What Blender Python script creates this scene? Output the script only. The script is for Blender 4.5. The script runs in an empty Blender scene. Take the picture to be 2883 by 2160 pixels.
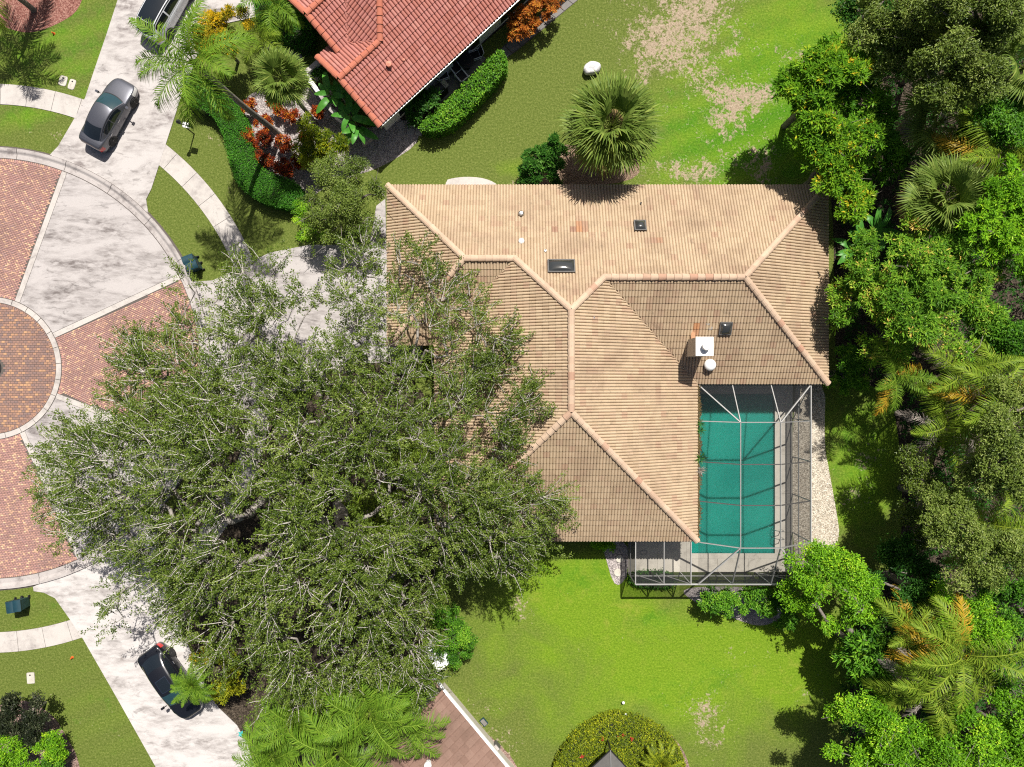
import bpy, bmesh, math, random
import numpy as np
from mathutils import Vector, Matrix, noise as mnoise
random.seed(7)
rng = np.random.default_rng(7)
R = math.radians
S = bpy.context.scene
COL = S.collection

# ---------------------------------------------------------------- camera, sky, sun, exposure
H, F, CX, CY = 45.0, 2025.0, 1441.5, 1080.0      # drone height (m), focal length and centre (photo pixels)
cam = bpy.data.cameras.new('camera')
cam.sensor_width = 36.0
cam.lens = 36.0 * F / 2883.0
cam.clip_end = 2000.0
camo = bpy.data.objects.new('camera', cam)
camo.location = (0, 0, H)
COL.objects.link(camo)
S.camera = camo

SUN_EL, SUN_AZ = R(58.5), R(15.0)                # azimuth measured from +Y towards +X
world = bpy.data.worlds.new('World')
S.world = world
world.use_nodes = True
wn = world.node_tree
wn.nodes.clear()
sky = wn.nodes.new('ShaderNodeTexSky')
sky.sky_type = 'NISHITA'
sky.sun_disc = False
sky.sun_elevation = SUN_EL
sky.sun_rotation = SUN_AZ
sky.dust_density = 3.0
sky.air_density = .8
sky.ozone_density = .6
bg = wn.nodes.new('ShaderNodeBackground')
bg.inputs['Strength'].default_value = 0.05
wo = wn.nodes.new('ShaderNodeOutputWorld')
wn.links.new(sky.outputs[0], bg.inputs[0])
wn.links.new(bg.outputs[0], wo.inputs[0])

sl = bpy.data.lights.new('sun', 'SUN')
sl.energy = 5.0
sl.angle = R(0.5)
sl.color = (1.0, 0.955, 0.88)
so = bpy.data.objects.new('sun', sl)
sd = Vector((math.sin(SUN_AZ) * math.cos(SUN_EL), math.cos(SUN_AZ) * math.cos(SUN_EL), math.sin(SUN_EL)))
so.rotation_euler = (-sd).to_track_quat('-Z', 'Y').to_euler()
so.location = (0, 0, 60)
COL.objects.link(so)

S.view_settings.view_transform = 'Standard'
S.view_settings.look = 'None'
S.view_settings.exposure = 0.45
S.view_settings.gamma = 1.0
S.view_settings.use_curve_mapping = False
S.render.engine = 'CYCLES'
S.cycles.use_denoising = False
S.cycles.max_bounces = 5
S.cycles.diffuse_bounces = 2
S.cycles.glossy_bounces = 3
S.cycles.transmission_bounces = 4
S.cycles.transparent_max_bounces = 8
S.cycles.sample_clamp_indirect = 4.0
S.cycles.filter_width = 1.15

# ---------------------------------------------------------------- geometry helpers
def P(px, py, z=0.0):
    """photo pixel at height z -> point in the place (metres)"""
    k = (H - z) / F
    return np.array(((px - CX) * k, (CY - py) * k, z))
K = 2883.0 / 2212.0
def Q(ox, oy, z=0.0):
    return P(ox * K, oy * K, z)

def link(o, parent=None):
    COL.objects.link(o)
    if parent is not None:
        o.parent = parent
    return o

def wloc(o):
    v = np.zeros(3)
    while o is not None:
        v = v + np.array(o.location)
        o = o.parent
    return v

def mesh(name, V, Fc, m=None, fv=None, smooth=False):
    me = bpy.data.meshes.new(name)
    V = np.asarray(V, np.float32).reshape(-1, 3)
    if isinstance(Fc, np.ndarray):
        n, k = Fc.shape
        me.vertices.add(len(V))
        me.vertices.foreach_set('co', V.ravel())
        me.loops.add(n * k)
        me.loops.foreach_set('vertex_index', Fc.astype(np.int32).ravel())
        me.polygons.add(n)
        me.polygons.foreach_set('loop_start', np.arange(0, n * k, k, dtype=np.int32))
        me.update(calc_edges=True)
    else:
        me.from_pydata(V.tolist(), [], [list(f) for f in Fc])
        me.update()
    if fv is not None:
        a = me.attributes.new('v', 'FLOAT', 'FACE')
        a.data.foreach_set('value', np.asarray(fv, np.float32))
    me.polygons.foreach_set('use_smooth', np.full(len(me.polygons), bool(smooth)))
    if m is not None:
        me.materials.append(m)
    return me

def mk(name, V, Fc, m, parent=None, fv=None, smooth=False, wo=False):
    """one mesh object; wo=True: V is in the place's coordinates, the parent (unrotated) is subtracted"""
    V = np.asarray(V, float).reshape(-1, 3)
    if wo and parent is not None:
        V = V - wloc(parent)
    return link(bpy.data.objects.new(name, mesh(name, V, Fc, m, fv, smooth)), parent)

def tag(o, label=None, cat=None, group=None, kind=None):
    if label: o['label'] = label
    if cat: o['category'] = cat
    if group: o['group'] = group
    if kind: o['kind'] = kind
    return o

def thing(name, label, cat, loc=(0, 0, 0), rz=0.0, group=None):
    o = bpy.data.objects.new(name, None)
    o.empty_display_size = 0.3
    o.location = tuple(float(v) for v in loc)
    o.rotation_euler = (0, 0, rz)
    link(o)
    return tag(o, label, cat, group)

class MB:
    """collects boxes, tubes, lathes into one mesh"""
    def __init__(s): s.V, s.F = [], []
    def add(s, V, Fc):
        b = len(s.V)
        s.V += [tuple(map(float, v)) for v in V]
        s.F += [[b + int(i) for i in f] for f in Fc]
        return s
    def box(s, x0, x1, y0, y1, z0, z1):
        V = [(x, y, z) for z in (z0, z1) for x, y in ((x0, y0), (x1, y0), (x1, y1), (x0, y1))]
        return s.add(V, [(3, 2, 1, 0), (4, 5, 6, 7), (0, 1, 5, 4), (1, 2, 6, 5), (2, 3, 7, 6), (3, 0, 4, 7)])
    def bar(s, a, b, w, h):
        a, b = Vector(a), Vector(b)
        d = (b - a).normalized()
        up = Vector((0, 0, 1)) if abs(d.z) < .95 else Vector((0, 1, 0))
        r = d.cross(up).normalized() * (w / 2)
        u = r.cross(d).normalized() * (h / 2)
        V = [p + sx * r + sy * u for p in (a, b) for sx, sy in ((-1, -1), (1, -1), (1, 1), (-1, 1))]
        return s.add(V, [(0, 1, 2, 3), (7, 6, 5, 4), (0, 4, 5, 1), (1, 5, 6, 2), (2, 6, 7, 3), (3, 7, 4, 0)])
    def tube(s, a, b, r0, r1=None, k=10):
        r1 = r0 if r1 is None else r1
        a, b = Vector(a), Vector(b)
        d = (b - a).normalized()
        up = Vector((0, 0, 1)) if abs(d.z) < .9 else Vector((1, 0, 0))
        e1 = d.cross(up).normalized(); e2 = d.cross(e1)
        V = []
        for p, r in ((a, r0), (b, r1)):
            for i in range(k):
                t = 2 * math.pi * i / k
                V.append(p + e1 * (r * math.cos(t)) + e2 * (r * math.sin(t)))
        Fc = [(i, (i + 1) % k, k + (i + 1) % k, k + i) for i in range(k)] + [tuple(range(k))[::-1], tuple(range(k, 2 * k))]
        return s.add(V, Fc)
    def lathe(s, prof, k=16, c=(0, 0, 0), axis='z'):
        V = []
        for r, z in prof:
            for i in range(k):
                t = 2 * math.pi * i / k
                p = (r * math.cos(t), r * math.sin(t), z)
                if axis == 'y': p = (p[0], z, p[1])
                V.append((p[0] + c[0], p[1] + c[1], p[2] + c[2]))
        Fc = []
        for j in range(len(prof) - 1):
            for i in range(k):
                Fc.append((j * k + i, j * k + (i + 1) % k, (j + 1) * k + (i + 1) % k, (j + 1) * k + i))
        Fc.append(tuple(range(k))[::-1]); Fc.append(tuple((len(prof) - 1) * k + i for i in range(k)))
        return s.add(V, Fc)
    def build(s, name, m, parent=None, smooth=False, wo=False):
        return mk(name, s.V, s.F, m, parent, smooth=smooth, wo=wo)

def prism(name, pts, z0, z1, m, parent=None, wo=True, tris=True):
    """closed prism over an xy polygon"""
    n = len(pts)
    a = sum(pts[i][0] * pts[(i + 1) % n][1] - pts[(i + 1) % n][0] * pts[i][1] for i in range(n))
    if a < 0: pts = pts[::-1]
    V = [(p[0], p[1], z0) for p in pts] + [(p[0], p[1], z1) for p in pts]
    Fc = [tuple(range(n, 2 * n)), tuple(range(n))[::-1]] + [(i, (i + 1) % n, n + (i + 1) % n, n + i) for i in range(n)]
    return mk(name, V, Fc, m, parent, wo=wo)

def pxpoly(pts, z=0.0):
    return [tuple(P(x, y, z)[:2]) for x, y in pts]

def smooth_poly(pts, it=2):
    for _ in range(it):
        q = []
        for i in range(len(pts)):
            a, b = pts[i], pts[(i + 1) % len(pts)]
            q.append((a[0] * .75 + b[0] * .25, a[1] * .75 + b[1] * .25))
            q.append((a[0] * .25 + b[0] * .75, a[1] * .25 + b[1] * .75))
        pts = q
    return pts

def inside(poly, X, Y):
    """vectorised point in polygon"""
    X = np.asarray(X, float); Y = np.asarray(Y, float)
    r = np.zeros(X.shape, bool)
    n = len(poly)
    for i in range(n):
        x0, y0 = poly[i]; x1, y1 = poly[(i + 1) % n]
        if y0 == y1: continue
        c = (y0 > Y) != (y1 > Y)
        r ^= c & (X < (x1 - x0) * (Y - y0) / (y1 - y0) + x0)
    return r

def edge_dist(poly, X, Y):
    X = np.asarray(X, float); Y = np.asarray(Y, float)
    d = np.full(X.shape, 1e9); nx = np.zeros(X.shape); ny = np.zeros(X.shape)
    n = len(poly)
    for i in range(n):
        x0, y0 = poly[i]; x1, y1 = poly[(i + 1) % n]
        ex, ey = x1 - x0, y1 - y0
        t = np.clip(((X - x0) * ex + (Y - y0) * ey) / max(ex * ex + ey * ey, 1e-9), 0, 1)
        qx, qy = x0 + t * ex, y0 + t * ey
        e = np.hypot(X - qx, Y - qy)
        m = e < d
        d = np.where(m, e, d); nx = np.where(m, qx, nx); ny = np.where(m, qy, ny)
    return d, nx, ny

def frusta(P0, P1, R0, R1, k=5):
    """many tapered tubes at once"""
    P0 = np.asarray(P0, float); P1 = np.asarray(P1, float)
    n = len(P0)
    D = P1 - P0
    D /= np.maximum(np.linalg.norm(D, axis=1, keepdims=True), 1e-9)
    up = np.where(np.abs(D[:, 2:3]) < .9, np.array([[0, 0, 1.]]), np.array([[1., 0, 0]]))
    E1 = np.cross(D, up); E1 /= np.linalg.norm(E1, axis=1, keepdims=True)
    E2 = np.cross(D, E1)
    t = np.arange(k) * 2 * np.pi / k
    c, s = np.cos(t)[None, :, None], np.sin(t)[None, :, None]
    ring = E1[:, None] * c + E2[:, None] * s
    A = P0[:, None] + ring * np.asarray(R0, float)[:, None, None]
    B = P1[:, None] + ring * np.asarray(R1, float)[:, None, None]
    V = np.concatenate([A, B], 1).reshape(-1, 3)
    b = (np.arange(n) * 2 * k)[:, None]
    i = np.arange(k)[None]
    j = (i + 1) % k
    Fc = np.stack([b + i, b + j, b + k + j, b + k + i], 2).reshape(-1, 4)
    return V, Fc

def unit(A):
    return A / np.maximum(np.linalg.norm(A, axis=-1, keepdims=True), 1e-9)

def leaves(C, A, N, L, W, fold=.18):
    """rhombic, slightly folded leaves: base point C, axis A, normal N"""
    A = unit(A); Sd = unit(np.cross(A, N)); Nn = np.cross(Sd, A)
    L = np.asarray(L)[:, None]; W = np.asarray(W)[:, None]
    mid = C + A * L * .48
    V = np.stack([C, mid + Sd * W / 2 + Nn * W * fold, C + A * L - Nn * L * .10, mid - Sd * W / 2 + Nn * W * fold], 1).reshape(-1, 3)
    Fc = np.arange(len(C) * 4).reshape(-1, 4)
    return V, Fc

# ---------------------------------------------------------------- materials
def new_mat(name):
    m = bpy.data.materials.new(name)
    m.use_nodes = True
    nt = m.node_tree
    return m, nt, nt.nodes['Principled BSDF'], nt.nodes['Material Output']

class N:
    """tiny node-building helper"""
    def __init__(s, nt): s.nt = nt; s._p = None
    def pos(s):
        if s._p is None: s._p = s.nt.nodes.new('ShaderNodeNewGeometry').outputs['Position']
        return s._p
    def link(s, a, b): s.nt.links.new(a, b)
    def set(s, sock, v):
        if hasattr(v, 'links') or isinstance(v, bpy.types.NodeSocket): s.nt.links.new(v, sock)
        else: sock.default_value = v
    def noise(s, scale, detail=4, rough=.55, dist=0, vec=None):
        n = s.nt.nodes.new('ShaderNodeTexNoise')
        n.inputs['Scale'].default_value = scale; n.inputs['Detail'].default_value = detail
        n.inputs['Roughness'].default_value = rough; n.inputs['Distortion'].default_value = dist
        s.link(vec or s.pos(), n.inputs['Vector'])
        return n.outputs['Fac']
    def voro(s, scale, feature='F1', vec=None, out='Distance'):
        n = s.nt.nodes.new('ShaderNodeTexVoronoi')
        n.feature = feature; n.inputs['Scale'].default_value = scale
        s.link(vec or s.pos(), n.inputs['Vector'])
        return n.outputs[out]
    def ramp(s, fac, stops, interp='LINEAR'):
        n = s.nt.nodes.new('ShaderNodeValToRGB')
        cr = n.color_ramp; cr.interpolation = interp
        while len(cr.elements) < len(stops): cr.elements.new(.5)
        for e, (p, c) in zip(cr.elements, stops):
            e.position = p
            e.color = (*c, 1) if len(c) == 3 else c
        s.set(n.inputs[0], fac)
        return n.outputs[0]
    def step(s, fac, a, b):
        n = s.nt.nodes.new('ShaderNodeMapRange')
        n.inputs[1].default_value = a; n.inputs[2].default_value = b
        s.set(n.inputs[0], fac)
        return n.outputs[0]
    def mix(s, f, a, b, mode='MIX'):
        n = s.nt.nodes.new('ShaderNodeMix'); n.data_type = 'RGBA'; n.blend_type = mode
        s.set(n.inputs[0], f)
        for sock, v in ((n.inputs[6], a), (n.inputs[7], b)):
            if isinstance(v, tuple): sock.default_value = (*v[:3], 1)
            else: s.link(v, sock)
        return n.outputs[2]
    def math(s, op, a, b=0.0, clamp=False):
        n = s.nt.nodes.new('ShaderNodeMath'); n.operation = op; n.use_clamp = clamp
        s.set(n.inputs[0], a); s.set(n.inputs[1], b)
        return n.outputs[0]
    def attr(s, name):
        n = s.nt.nodes.new('ShaderNodeAttribute'); n.attribute_name = name
        return n.outputs['Fac']
    def objrand(s): return s.nt.nodes.new('ShaderNodeObjectInfo').outputs['Random']
    def bump(s, h, strength, dist, bsdf):
        n = s.nt.nodes.new('ShaderNodeBump')
        n.inputs['Strength'].default_value = strength; n.inputs['Distance'].default_value = dist
        s.link(h, n.inputs['Height']); s.link(n.outputs[0], bsdf.inputs['Normal'])

def plain(name, c, rough=.6, metal=0.0, var=.12, scale=6.0, bump=0.0, bscale=60.0, coat=0.0, spec=.5):
    m, nt, b, o = new_mat(name)
    n = N(nt)
    f = n.noise(scale, 5)
    lo = tuple(x * (1 - var) for x in c); hi = tuple(min(1, x * (1 + var)) for x in c)
    n.link(n.ramp(f, [(.3, lo), (.7, hi)]), b.inputs['Base Color'])
    b.inputs['Roughness'].default_value = rough
    b.inputs['Metallic'].default_value = metal
    b.inputs['Coat Weight'].default_value = coat
    b.inputs['Specular IOR Level'].default_value = spec
    if bump: n.bump(n.noise(bscale, 4), bump, .02, b)
    return m

def leaf_mat(name, stops, trans=.26, rough=.45, spec=.16, tint=(1.25, 1.15, .55)):
    """foliage: colour by a per-leaf value, plus light passing through the blade"""
    m, nt, b, o = new_mat(name)
    n = N(nt)
    v = n.attr('v')
    col = n.ramp(v, stops)
    n.link(col, b.inputs['Base Color'])
    b.inputs['Roughness'].default_value = rough
    b.inputs['Specular IOR Level'].default_value = spec
    t = nt.nodes.new('ShaderNodeBsdfTranslucent')
    n.link(n.mix(1.0, col, tint, 'MULTIPLY'), t.inputs['Color'])
    mx = nt.nodes.new('ShaderNodeMixShader')
    mx.inputs[0].default_value = trans
    n.link(b.outputs[0], mx.inputs[1]); n.link(t.outputs[0], mx.inputs[2])
    n.link(mx.outputs[0], o.inputs['Surface'])
    return m

M = {}
def concrete(name, c, stain, amt, seed=0.0, fine=.10, rot=0.0, stretch=1.0):
    m, nt, b, o = new_mat(name)
    n = N(nt)
    mp = nt.nodes.new('ShaderNodeVectorMath'); mp.operation = 'ADD'
    n.link(n.pos(), mp.inputs[0]); mp.inputs[1].default_value = (seed * 13.1, seed * 7.7, 0)
    mp2 = nt.nodes.new('ShaderNodeMapping'); mp2.inputs['Rotation'].default_value = (0, 0, -rot); mp2.inputs['Scale'].default_value = (1 / stretch, stretch ** .5, 1)
    n.link(mp.outputs[0], mp2.inputs['Vector'])
    v = mp2.outputs[0]
    big = n.noise(.55, 6, .62, .4, v)
    mid = n.noise(2.6, 6, .68, .3, v)
    fin = n.noise(22, 4, .7, 0, v)
    col = n.ramp(fin, [(.25, tuple(x * (1 - fine) for x in c)), (.75, tuple(min(1, x * (1 + fine)) for x in c))])
    s1 = n.math('MULTIPLY', n.step(big, .42, .64), n.step(mid, .36, .62), True)
    col = n.mix(n.math('MULTIPLY', s1, amt), col, stain)
    s2 = n.step(n.noise(1.3, 7, .75, 1.1, v), .56, .70)
    col = n.mix(n.math('MULTIPLY', s2, amt * .75), col, tuple(x * .55 for x in stain))
    n.link(col, b.inputs['Base Color'])
    b.inputs['Roughness'].default_value = .85
    b.inputs['Specular IOR Level'].default_value = .25
    n.bump(n.noise(55, 4), .25, .01, b)
    return m
M['concrete'] = concrete('concrete_paving', (.43, .40, .39), (.15, .13, .125), 1.0, 0.0, .10, R(-38), 2.0)
M['concrete2'] = concrete('concrete_driveway', (.47, .44, .425), (.17, .145, .14), .95, 3.0, .10, R(62), 1.8)
M['concrete3'] = concrete('concrete_driveway_lower', (.53, .50, .485), (.19, .165, .155), .85, 20.0, .10, R(-57), 1.9)
M['sidewalk'] = concrete('concrete_sidewalk', (.49, .455, .425), (.27, .24, .23), .7, 6.0)
M['kerb'] = concrete('concrete_kerb', (.42, .385, .37), (.19, .165, .16), .9, 9.0)
M['deck'] = concrete('concrete_deck', (.52, .485, .42), (.28, .255, .215), .6, 12.0)
M['joint'] = plain('joint_dirt', (.10, .085, .075), .95)
M['patio'] = concrete('concrete_patio', (.20, .19, .18), (.12, .11, .10), .6, 15.0)

def brick_mat(name, stops):
    m, nt, b, o = new_mat(name)
    n = N(nt)
    v = n.math('FRACT', n.math('ADD', n.attr('v'), n.objrand()))
    col = n.ramp(v, stops)
    st = n.step(n.noise(.5, 5, .6, .6), .48, .66)
    col = n.mix(n.math('MULTIPLY', st, .38), col, (.19, .115, .10))
    col = n.mix(n.math('MULTIPLY', n.step(n.noise(30, 4), .4, .7), .25), col, (.45, .33, .28))
    n.link(col, b.inputs['Base Color'])
    b.inputs['Roughness'].default_value = .85
    b.inputs['Specular IOR Level'].default_value = .2
    n.bump(n.noise(90, 3), .3, .006, b)
    return m
M['brick'] = brick_mat('brick_paver', [(0, (0.315, 0.168, 0.143)), (.2, (0.388, 0.205, 0.173)), (.42, (0.346, 0.184, 0.173)), (.6, (0.440, 0.244, 0.190)),
                                       (.76, (0.354, 0.208, 0.194)), (.88, (0.573, 0.334, 0.221)), (1, (0.683, 0.435, 0.275))])
M['brick_in'] = brick_mat('brick_paver_island', [(0, (0.204, 0.123, 0.103)), (.25, (0.269, 0.156, 0.123)), (.5, (0.186, 0.128, 0.123)), (.72, (0.315, 0.175, 0.123)),
                                                 (.9, (.42, .23, .13)), (1, (.48, .28, .15))])

def tile_mat(name, stops, stain, amt, streak, moss=0.0):
    m, nt, b, o = new_mat(name)
    n = N(nt)
    v = n.math('FRACT', n.math('ADD', n.attr('v'), n.objrand()))
    col = n.ramp(v, stops)
    col = n.mix(n.math('MULTIPLY', n.step(n.noise(.42, 6, .65, .5), .47, .70), amt), col, stain)
    col = n.mix(n.math('MULTIPLY', n.step(n.noise(9, 5, .7), .55, .75), streak), col, tuple(x * .45 for x in stain))
    if moss: col = n.mix(n.math('MULTIPLY', n.step(n.noise(1.6, 6, .7, .8), .6, .75), moss), col, (.10, .085, .06))
    n.link(col, b.inputs['Base Color'])
    b.inputs['Roughness'].default_value = .78
    b.inputs['Specular IOR Level'].default_value = .3
    n.bump(n.noise(45, 4), .25, .008, b)
    return m
M['tan_tile'] = tile_mat('tan_roof_tile', [(0, (.405, .300, .195)), (.35, (.440, .335, .222)), (.7, (.465, .352, .235)), (.92, (.420, .305, .205)), (1, (.385, .26, .175))], (.27, .185, .125), .6, .55, .45)
M['tan_ridge'] = tile_mat('tan_ridge_tile', [(0, (0.475, 0.339, 0.244)), (.5, (0.538, 0.404, 0.291)), (.85, (0.490, 0.355, 0.253)), (1, (0.411, 0.234, 0.160))], (0.332, 0.218, 0.152), .5, .4)
M['rust_tile'] = tile_mat('rust_roof_tile', [(0, (0.300, 0.174, 0.119)), (.6, (0.360, 0.228, 0.154)), (1, (0.450, 0.216, 0.098))], (0.300, 0.216, 0.154), .4, .4)
M['tan_under'] = plain('tan_roof_bed', (.13, .085, .055), .95, var=.3)
M['red_tile'] = tile_mat('red_roof_tile', [(0, (0.370, 0.140, 0.109)), (.4, (0.414, 0.167, 0.133)), (.75, (0.399, 0.163, 0.138)), (1, (0.444, 0.197, 0.162))], (0.333, 0.129, 0.098), .3, .25)
M['red_ridge'] = tile_mat('red_ridge_tile', [(0, (0.414, 0.132, 0.081)), (.5, (0.459, 0.159, 0.101)), (1, (0.407, 0.129, 0.081))], (0.333, 0.114, 0.073), .4, .25)
M['red_under'] = plain('red_roof_bed', (.12, .045, .03), .95, var=.3)
M['brown_tile'] = tile_mat('brown_roof_tile', [(0, (.195, .118, .090)), (.5, (.215, .132, .102)), (1, (.235, .148, .115))], (.12, .075, .055), .5, .6)
M['brown_under'] = plain('brown_roof_bed', (.07, .045, .035), .95)
M['stucco'] = plain('stucco', (.46, .42, .36), .9, var=.08, bump=.3, bscale=40)
M['white'] = plain('white_paint', (.78, .78, .77), .5, var=.04)
M['white_wall'] = plain('white_wall', (.68, .67, .65), .85, var=.1, bump=.2)
M['grey_wall'] = plain('grey_render', (.33, .32, .31), .85, var=.15)
M['alu'] = plain('aluminium_white', (.36, .355, .345), .45, var=.08)
M['bronze'] = plain('frame_dark', (.10, .095, .09), .5)
M['metal'] = plain('galvanised', (.45, .46, .47), .35, .9, var=.1)
M['black'] = plain('black_plastic', (.012, .012, .013), .5)
M['rubber'] = plain('rubber', (.016, .016, .017), .85)
M['rim'] = plain('alloy_rim', (.14, .14, .145), .35, .8)
M['chrome'] = plain('chrome_trim', (.6, .6, .6), .15, 1.0, var=.02)
M['dark_green'] = plain('bin_plastic', (.012, .045, .062), .45, var=.15)
M['terracotta'] = plain('red_clay', (.55, .22, .15), .7)
M['orange'] = plain('orange_plastic', (.75, .13, .03), .5)
M['gutter_dark'] = plain('gutter', (.06, .055, .05), .6)

def stone_mat():
    m, nt, b, o = new_mat('boulder_stone')
    n = N(nt)
    col = n.ramp(n.noise(3.5, 7, .65, .5), [(.3, (.33, .33, .34)), (.55, (.62, .61, .60)), (.75, (.70, .69, .67))])
    n.link(col, b.inputs['Base Color']); b.inputs['Roughness'].default_value = .85
    n.bump(n.noise(9, 6), .6, .05, b)
    return m
M['stone'] = stone_mat()

def ground_mat():
    m, nt, b, o = new_mat('lawn')
    n = N(nt)
    fine = n.noise(8.5, 7, .82)
    fine2 = n.noise(4.2, 6, .75, .4)
    patch = n.noise(.35, 6, .6, .4)
    mid = n.noise(1.4, 5, .65, .3)
    dry = n.ramp(fine, [(.30, (.050, .076, .010)), (.5, (.112, .150, .026)), (.68, (.235, .255, .075))])
    lime = n.ramp(fine, [(.30, (.066, .130, .006)), (.5, (.140, .245, .011)), (.68, (.265, .355, .035))])
    deep = n.ramp(fine, [(.30, (.030, .100, .004)), (.5, (.068, .195, .007)), (.68, (.150, .300, .020))])
    l = n.math('ADD', n.attr('lime'), n.math('MULTIPLY', n.math('SUBTRACT', patch, .5), 1.1))
    col = n.mix(n.step(l, .25, .75), dry, lime)
    g = n.math('ADD', n.attr('deep'), n.math('MULTIPLY', n.math('SUBTRACT', mid, .5), 1.3))
    col = n.mix(n.step(g, .3, .8), col, deep)
    wv = nt.nodes.new('ShaderNodeTexWave'); wv.inputs['Scale'].default_value = .17; wv.inputs['Distortion'].default_value = 1.6; wv.inputs['Detail'].default_value = 3
    mpw = nt.nodes.new('ShaderNodeMapping'); mpw.inputs['Rotation'].default_value = (0, 0, R(68)); n.link(n.pos(), mpw.inputs['Vector']); n.link(mpw.outputs[0], wv.inputs['Vector'])
    mow = n.math('MULTIPLY', wv.outputs['Fac'], n.step(n.attr('deep'), .1, .5))
    col = n.mix(n.math('MULTIPLY', mow, .38), col, n.ramp(fine, [(.30, (.075, .145, .008)), (.5, (.165, .285, .014)), (.68, (.31, .41, .05))]))
    y = n.math('MULTIPLY', n.step(n.noise(.9, 5, .65, .5), .52, .72), n.attr('yel'))
    col = n.mix(n.math('MULTIPLY', y, .8), col, n.ramp(fine, [(.3, (.16, .19, .02)), (.7, (.34, .36, .06))]))
    d = n.math('ADD', n.attr('dead'), n.math('MULTIPLY', n.math('SUBTRACT', fine2, .5), 2.1))
    d = n.math('ADD', d, n.math('MULTIPLY', n.math('SUBTRACT', mid, .5), 1.5))
    d = n.math('ADD', d, n.math('MULTIPLY', n.math('SUBTRACT', fine, .5), 1.2))
    straw = n.ramp(fine, [(.3, (.19, .135, .085)), (.52, (.37, .29, .205)), (.72, (.55, .455, .35))])
    col = n.mix(n.step(d, .40, .66), col, straw)
    n.link(col, b.inputs['Base Color'])
    b.inputs['Roughness'].default_value = .85
    b.inputs['Specular IOR Level'].default_value = .15
    n.bump(n.math('ADD', fine, n.math('MULTIPLY', fine2, .7)), .9, .07, b)
    return m
M['lawn'] = ground_mat()

def litter_mat(name, stops, scale=16, bump=.8):
    m, nt, b, o = new_mat(name)
    n = N(nt)
    a = n.voro(scale, out='Color')
    sep = nt.nodes.new('ShaderNodeSeparateColor'); n.link(a, sep.inputs[0])
    f = n.math('ADD', n.math('MULTIPLY', sep.outputs[0], .55), n.math('MULTIPLY', n.noise(3, 6, .7), .5))
    n.link(n.ramp(f, stops), b.inputs['Base Color'])
    b.inputs['Roughness'].default_value = .9
    b.inputs['Specular IOR Level'].default_value = .2
    n.bump(n.voro(scale), bump, .04, b)
    return m
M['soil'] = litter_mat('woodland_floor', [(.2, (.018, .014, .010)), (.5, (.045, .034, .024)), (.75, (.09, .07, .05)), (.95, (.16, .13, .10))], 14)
M['mulch'] = litter_mat('mulch', [(.2, (.10, .06, .05)), (.5, (.23, .15, .125)), (.8, (.40, .29, .25))], 20)
M['red_mulch'] = litter_mat('red_mulch', [(.2, (.11, .035, .03)), (.5, (.24, .10, .08)), (.8, (.36, .20, .16))], 18)
M['gravel'] = litter_mat('gravel', [(.2, (.22, .19, .15)), (.5, (.44, .39, .31)), (.8, (.66, .60, .50))], 15, 1.0)
M['pale_gravel'] = litter_mat('pale_gravel', [(.2, (.15, .13, .125)), (.5, (.33, .29, .28)), (.8, (.54, .48, .46))], 18, 1.0)
M['thatch'] = litter_mat('leaf_litter', [(.2, (.07, .045, .03)), (.5, (.20, .13, .09)), (.8, (.38, .28, .20))], 30)

def bark_mat(name, lo, hi):
    m, nt, b, o = new_mat(name)
    n = N(nt)
    n.link(n.ramp(n.noise(8, 6, .7, .6), [(.3, lo), (.7, hi)]), b.inputs['Base Color'])
    b.inputs['Roughness'].default_value = .9
    n.bump(n.noise(25, 5), .6, .03, b)
    return m
M['oak_bark'] = bark_mat('oak_bark', (.17, .15, .13), (.36, .33, .30))
M['oak_twig'] = bark_mat('oak_twig', (.42, .38, .34), (.62, .58, .54))
M['bark'] = bark_mat('tree_bark', (0.105, 0.087, 0.070), (0.238, 0.210, 0.182))
M['palm_bark'] = bark_mat('palm_bark', (0.112, 0.101, 0.084), (0.252, 0.231, 0.196))
M['rachis'] = plain('frond_rib', (.16, .19, .045), .6)

M['oak_leaf'] = leaf_mat('oak_leaf', [(0, (0.041, 0.074, 0.010)), (.35, (0.092, 0.147, 0.016)), (.7, (0.152, 0.221, 0.029)), (1, (0.267, 0.331, 0.080))], spec=.32, rough=.4)
M['olive_leaf'] = leaf_mat('olive_leaf', [(0, (.060, .100, .014)), (.4, (.135, .200, .030)), (.75, (.230, .310, .060)), (1, (.36, .42, .12))], spec=.25)
M['green_leaf'] = leaf_mat('green_leaf', [(0, (0.033, 0.108, 0.011)), (.4, (0.077, 0.217, 0.015)), (.75, (0.143, 0.338, 0.024)), (1, (0.288, 0.485, 0.041))])
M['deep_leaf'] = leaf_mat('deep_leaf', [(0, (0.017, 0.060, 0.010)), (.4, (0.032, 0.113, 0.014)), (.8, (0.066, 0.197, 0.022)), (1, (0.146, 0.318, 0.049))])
M['lime_leaf'] = leaf_mat('lime_leaf', [(0, (0.073, 0.197, 0.010)), (.4, (0.143, 0.340, 0.014)), (.8, (0.255, 0.499, 0.022)), (1, (0.447, 0.642, 0.036))])
M['gold_leaf'] = leaf_mat('gold_leaf', [(0, (0.061, 0.171, 0.011)), (.4, (0.122, 0.287, 0.015)), (.75, (0.232, 0.415, 0.024)), (.93, (0.439, 0.512, 0.033)), (1, (0.671, 0.512, 0.033))])
M['mango_leaf'] = leaf_mat('mango_leaf', [(0, (0.059, 0.149, 0.014)), (.4, (0.126, 0.289, 0.022)), (.75, (0.253, 0.428, 0.034)), (.92, (0.467, 0.539, 0.085)), (1, (0.700, 0.500, 0.121))])
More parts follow.
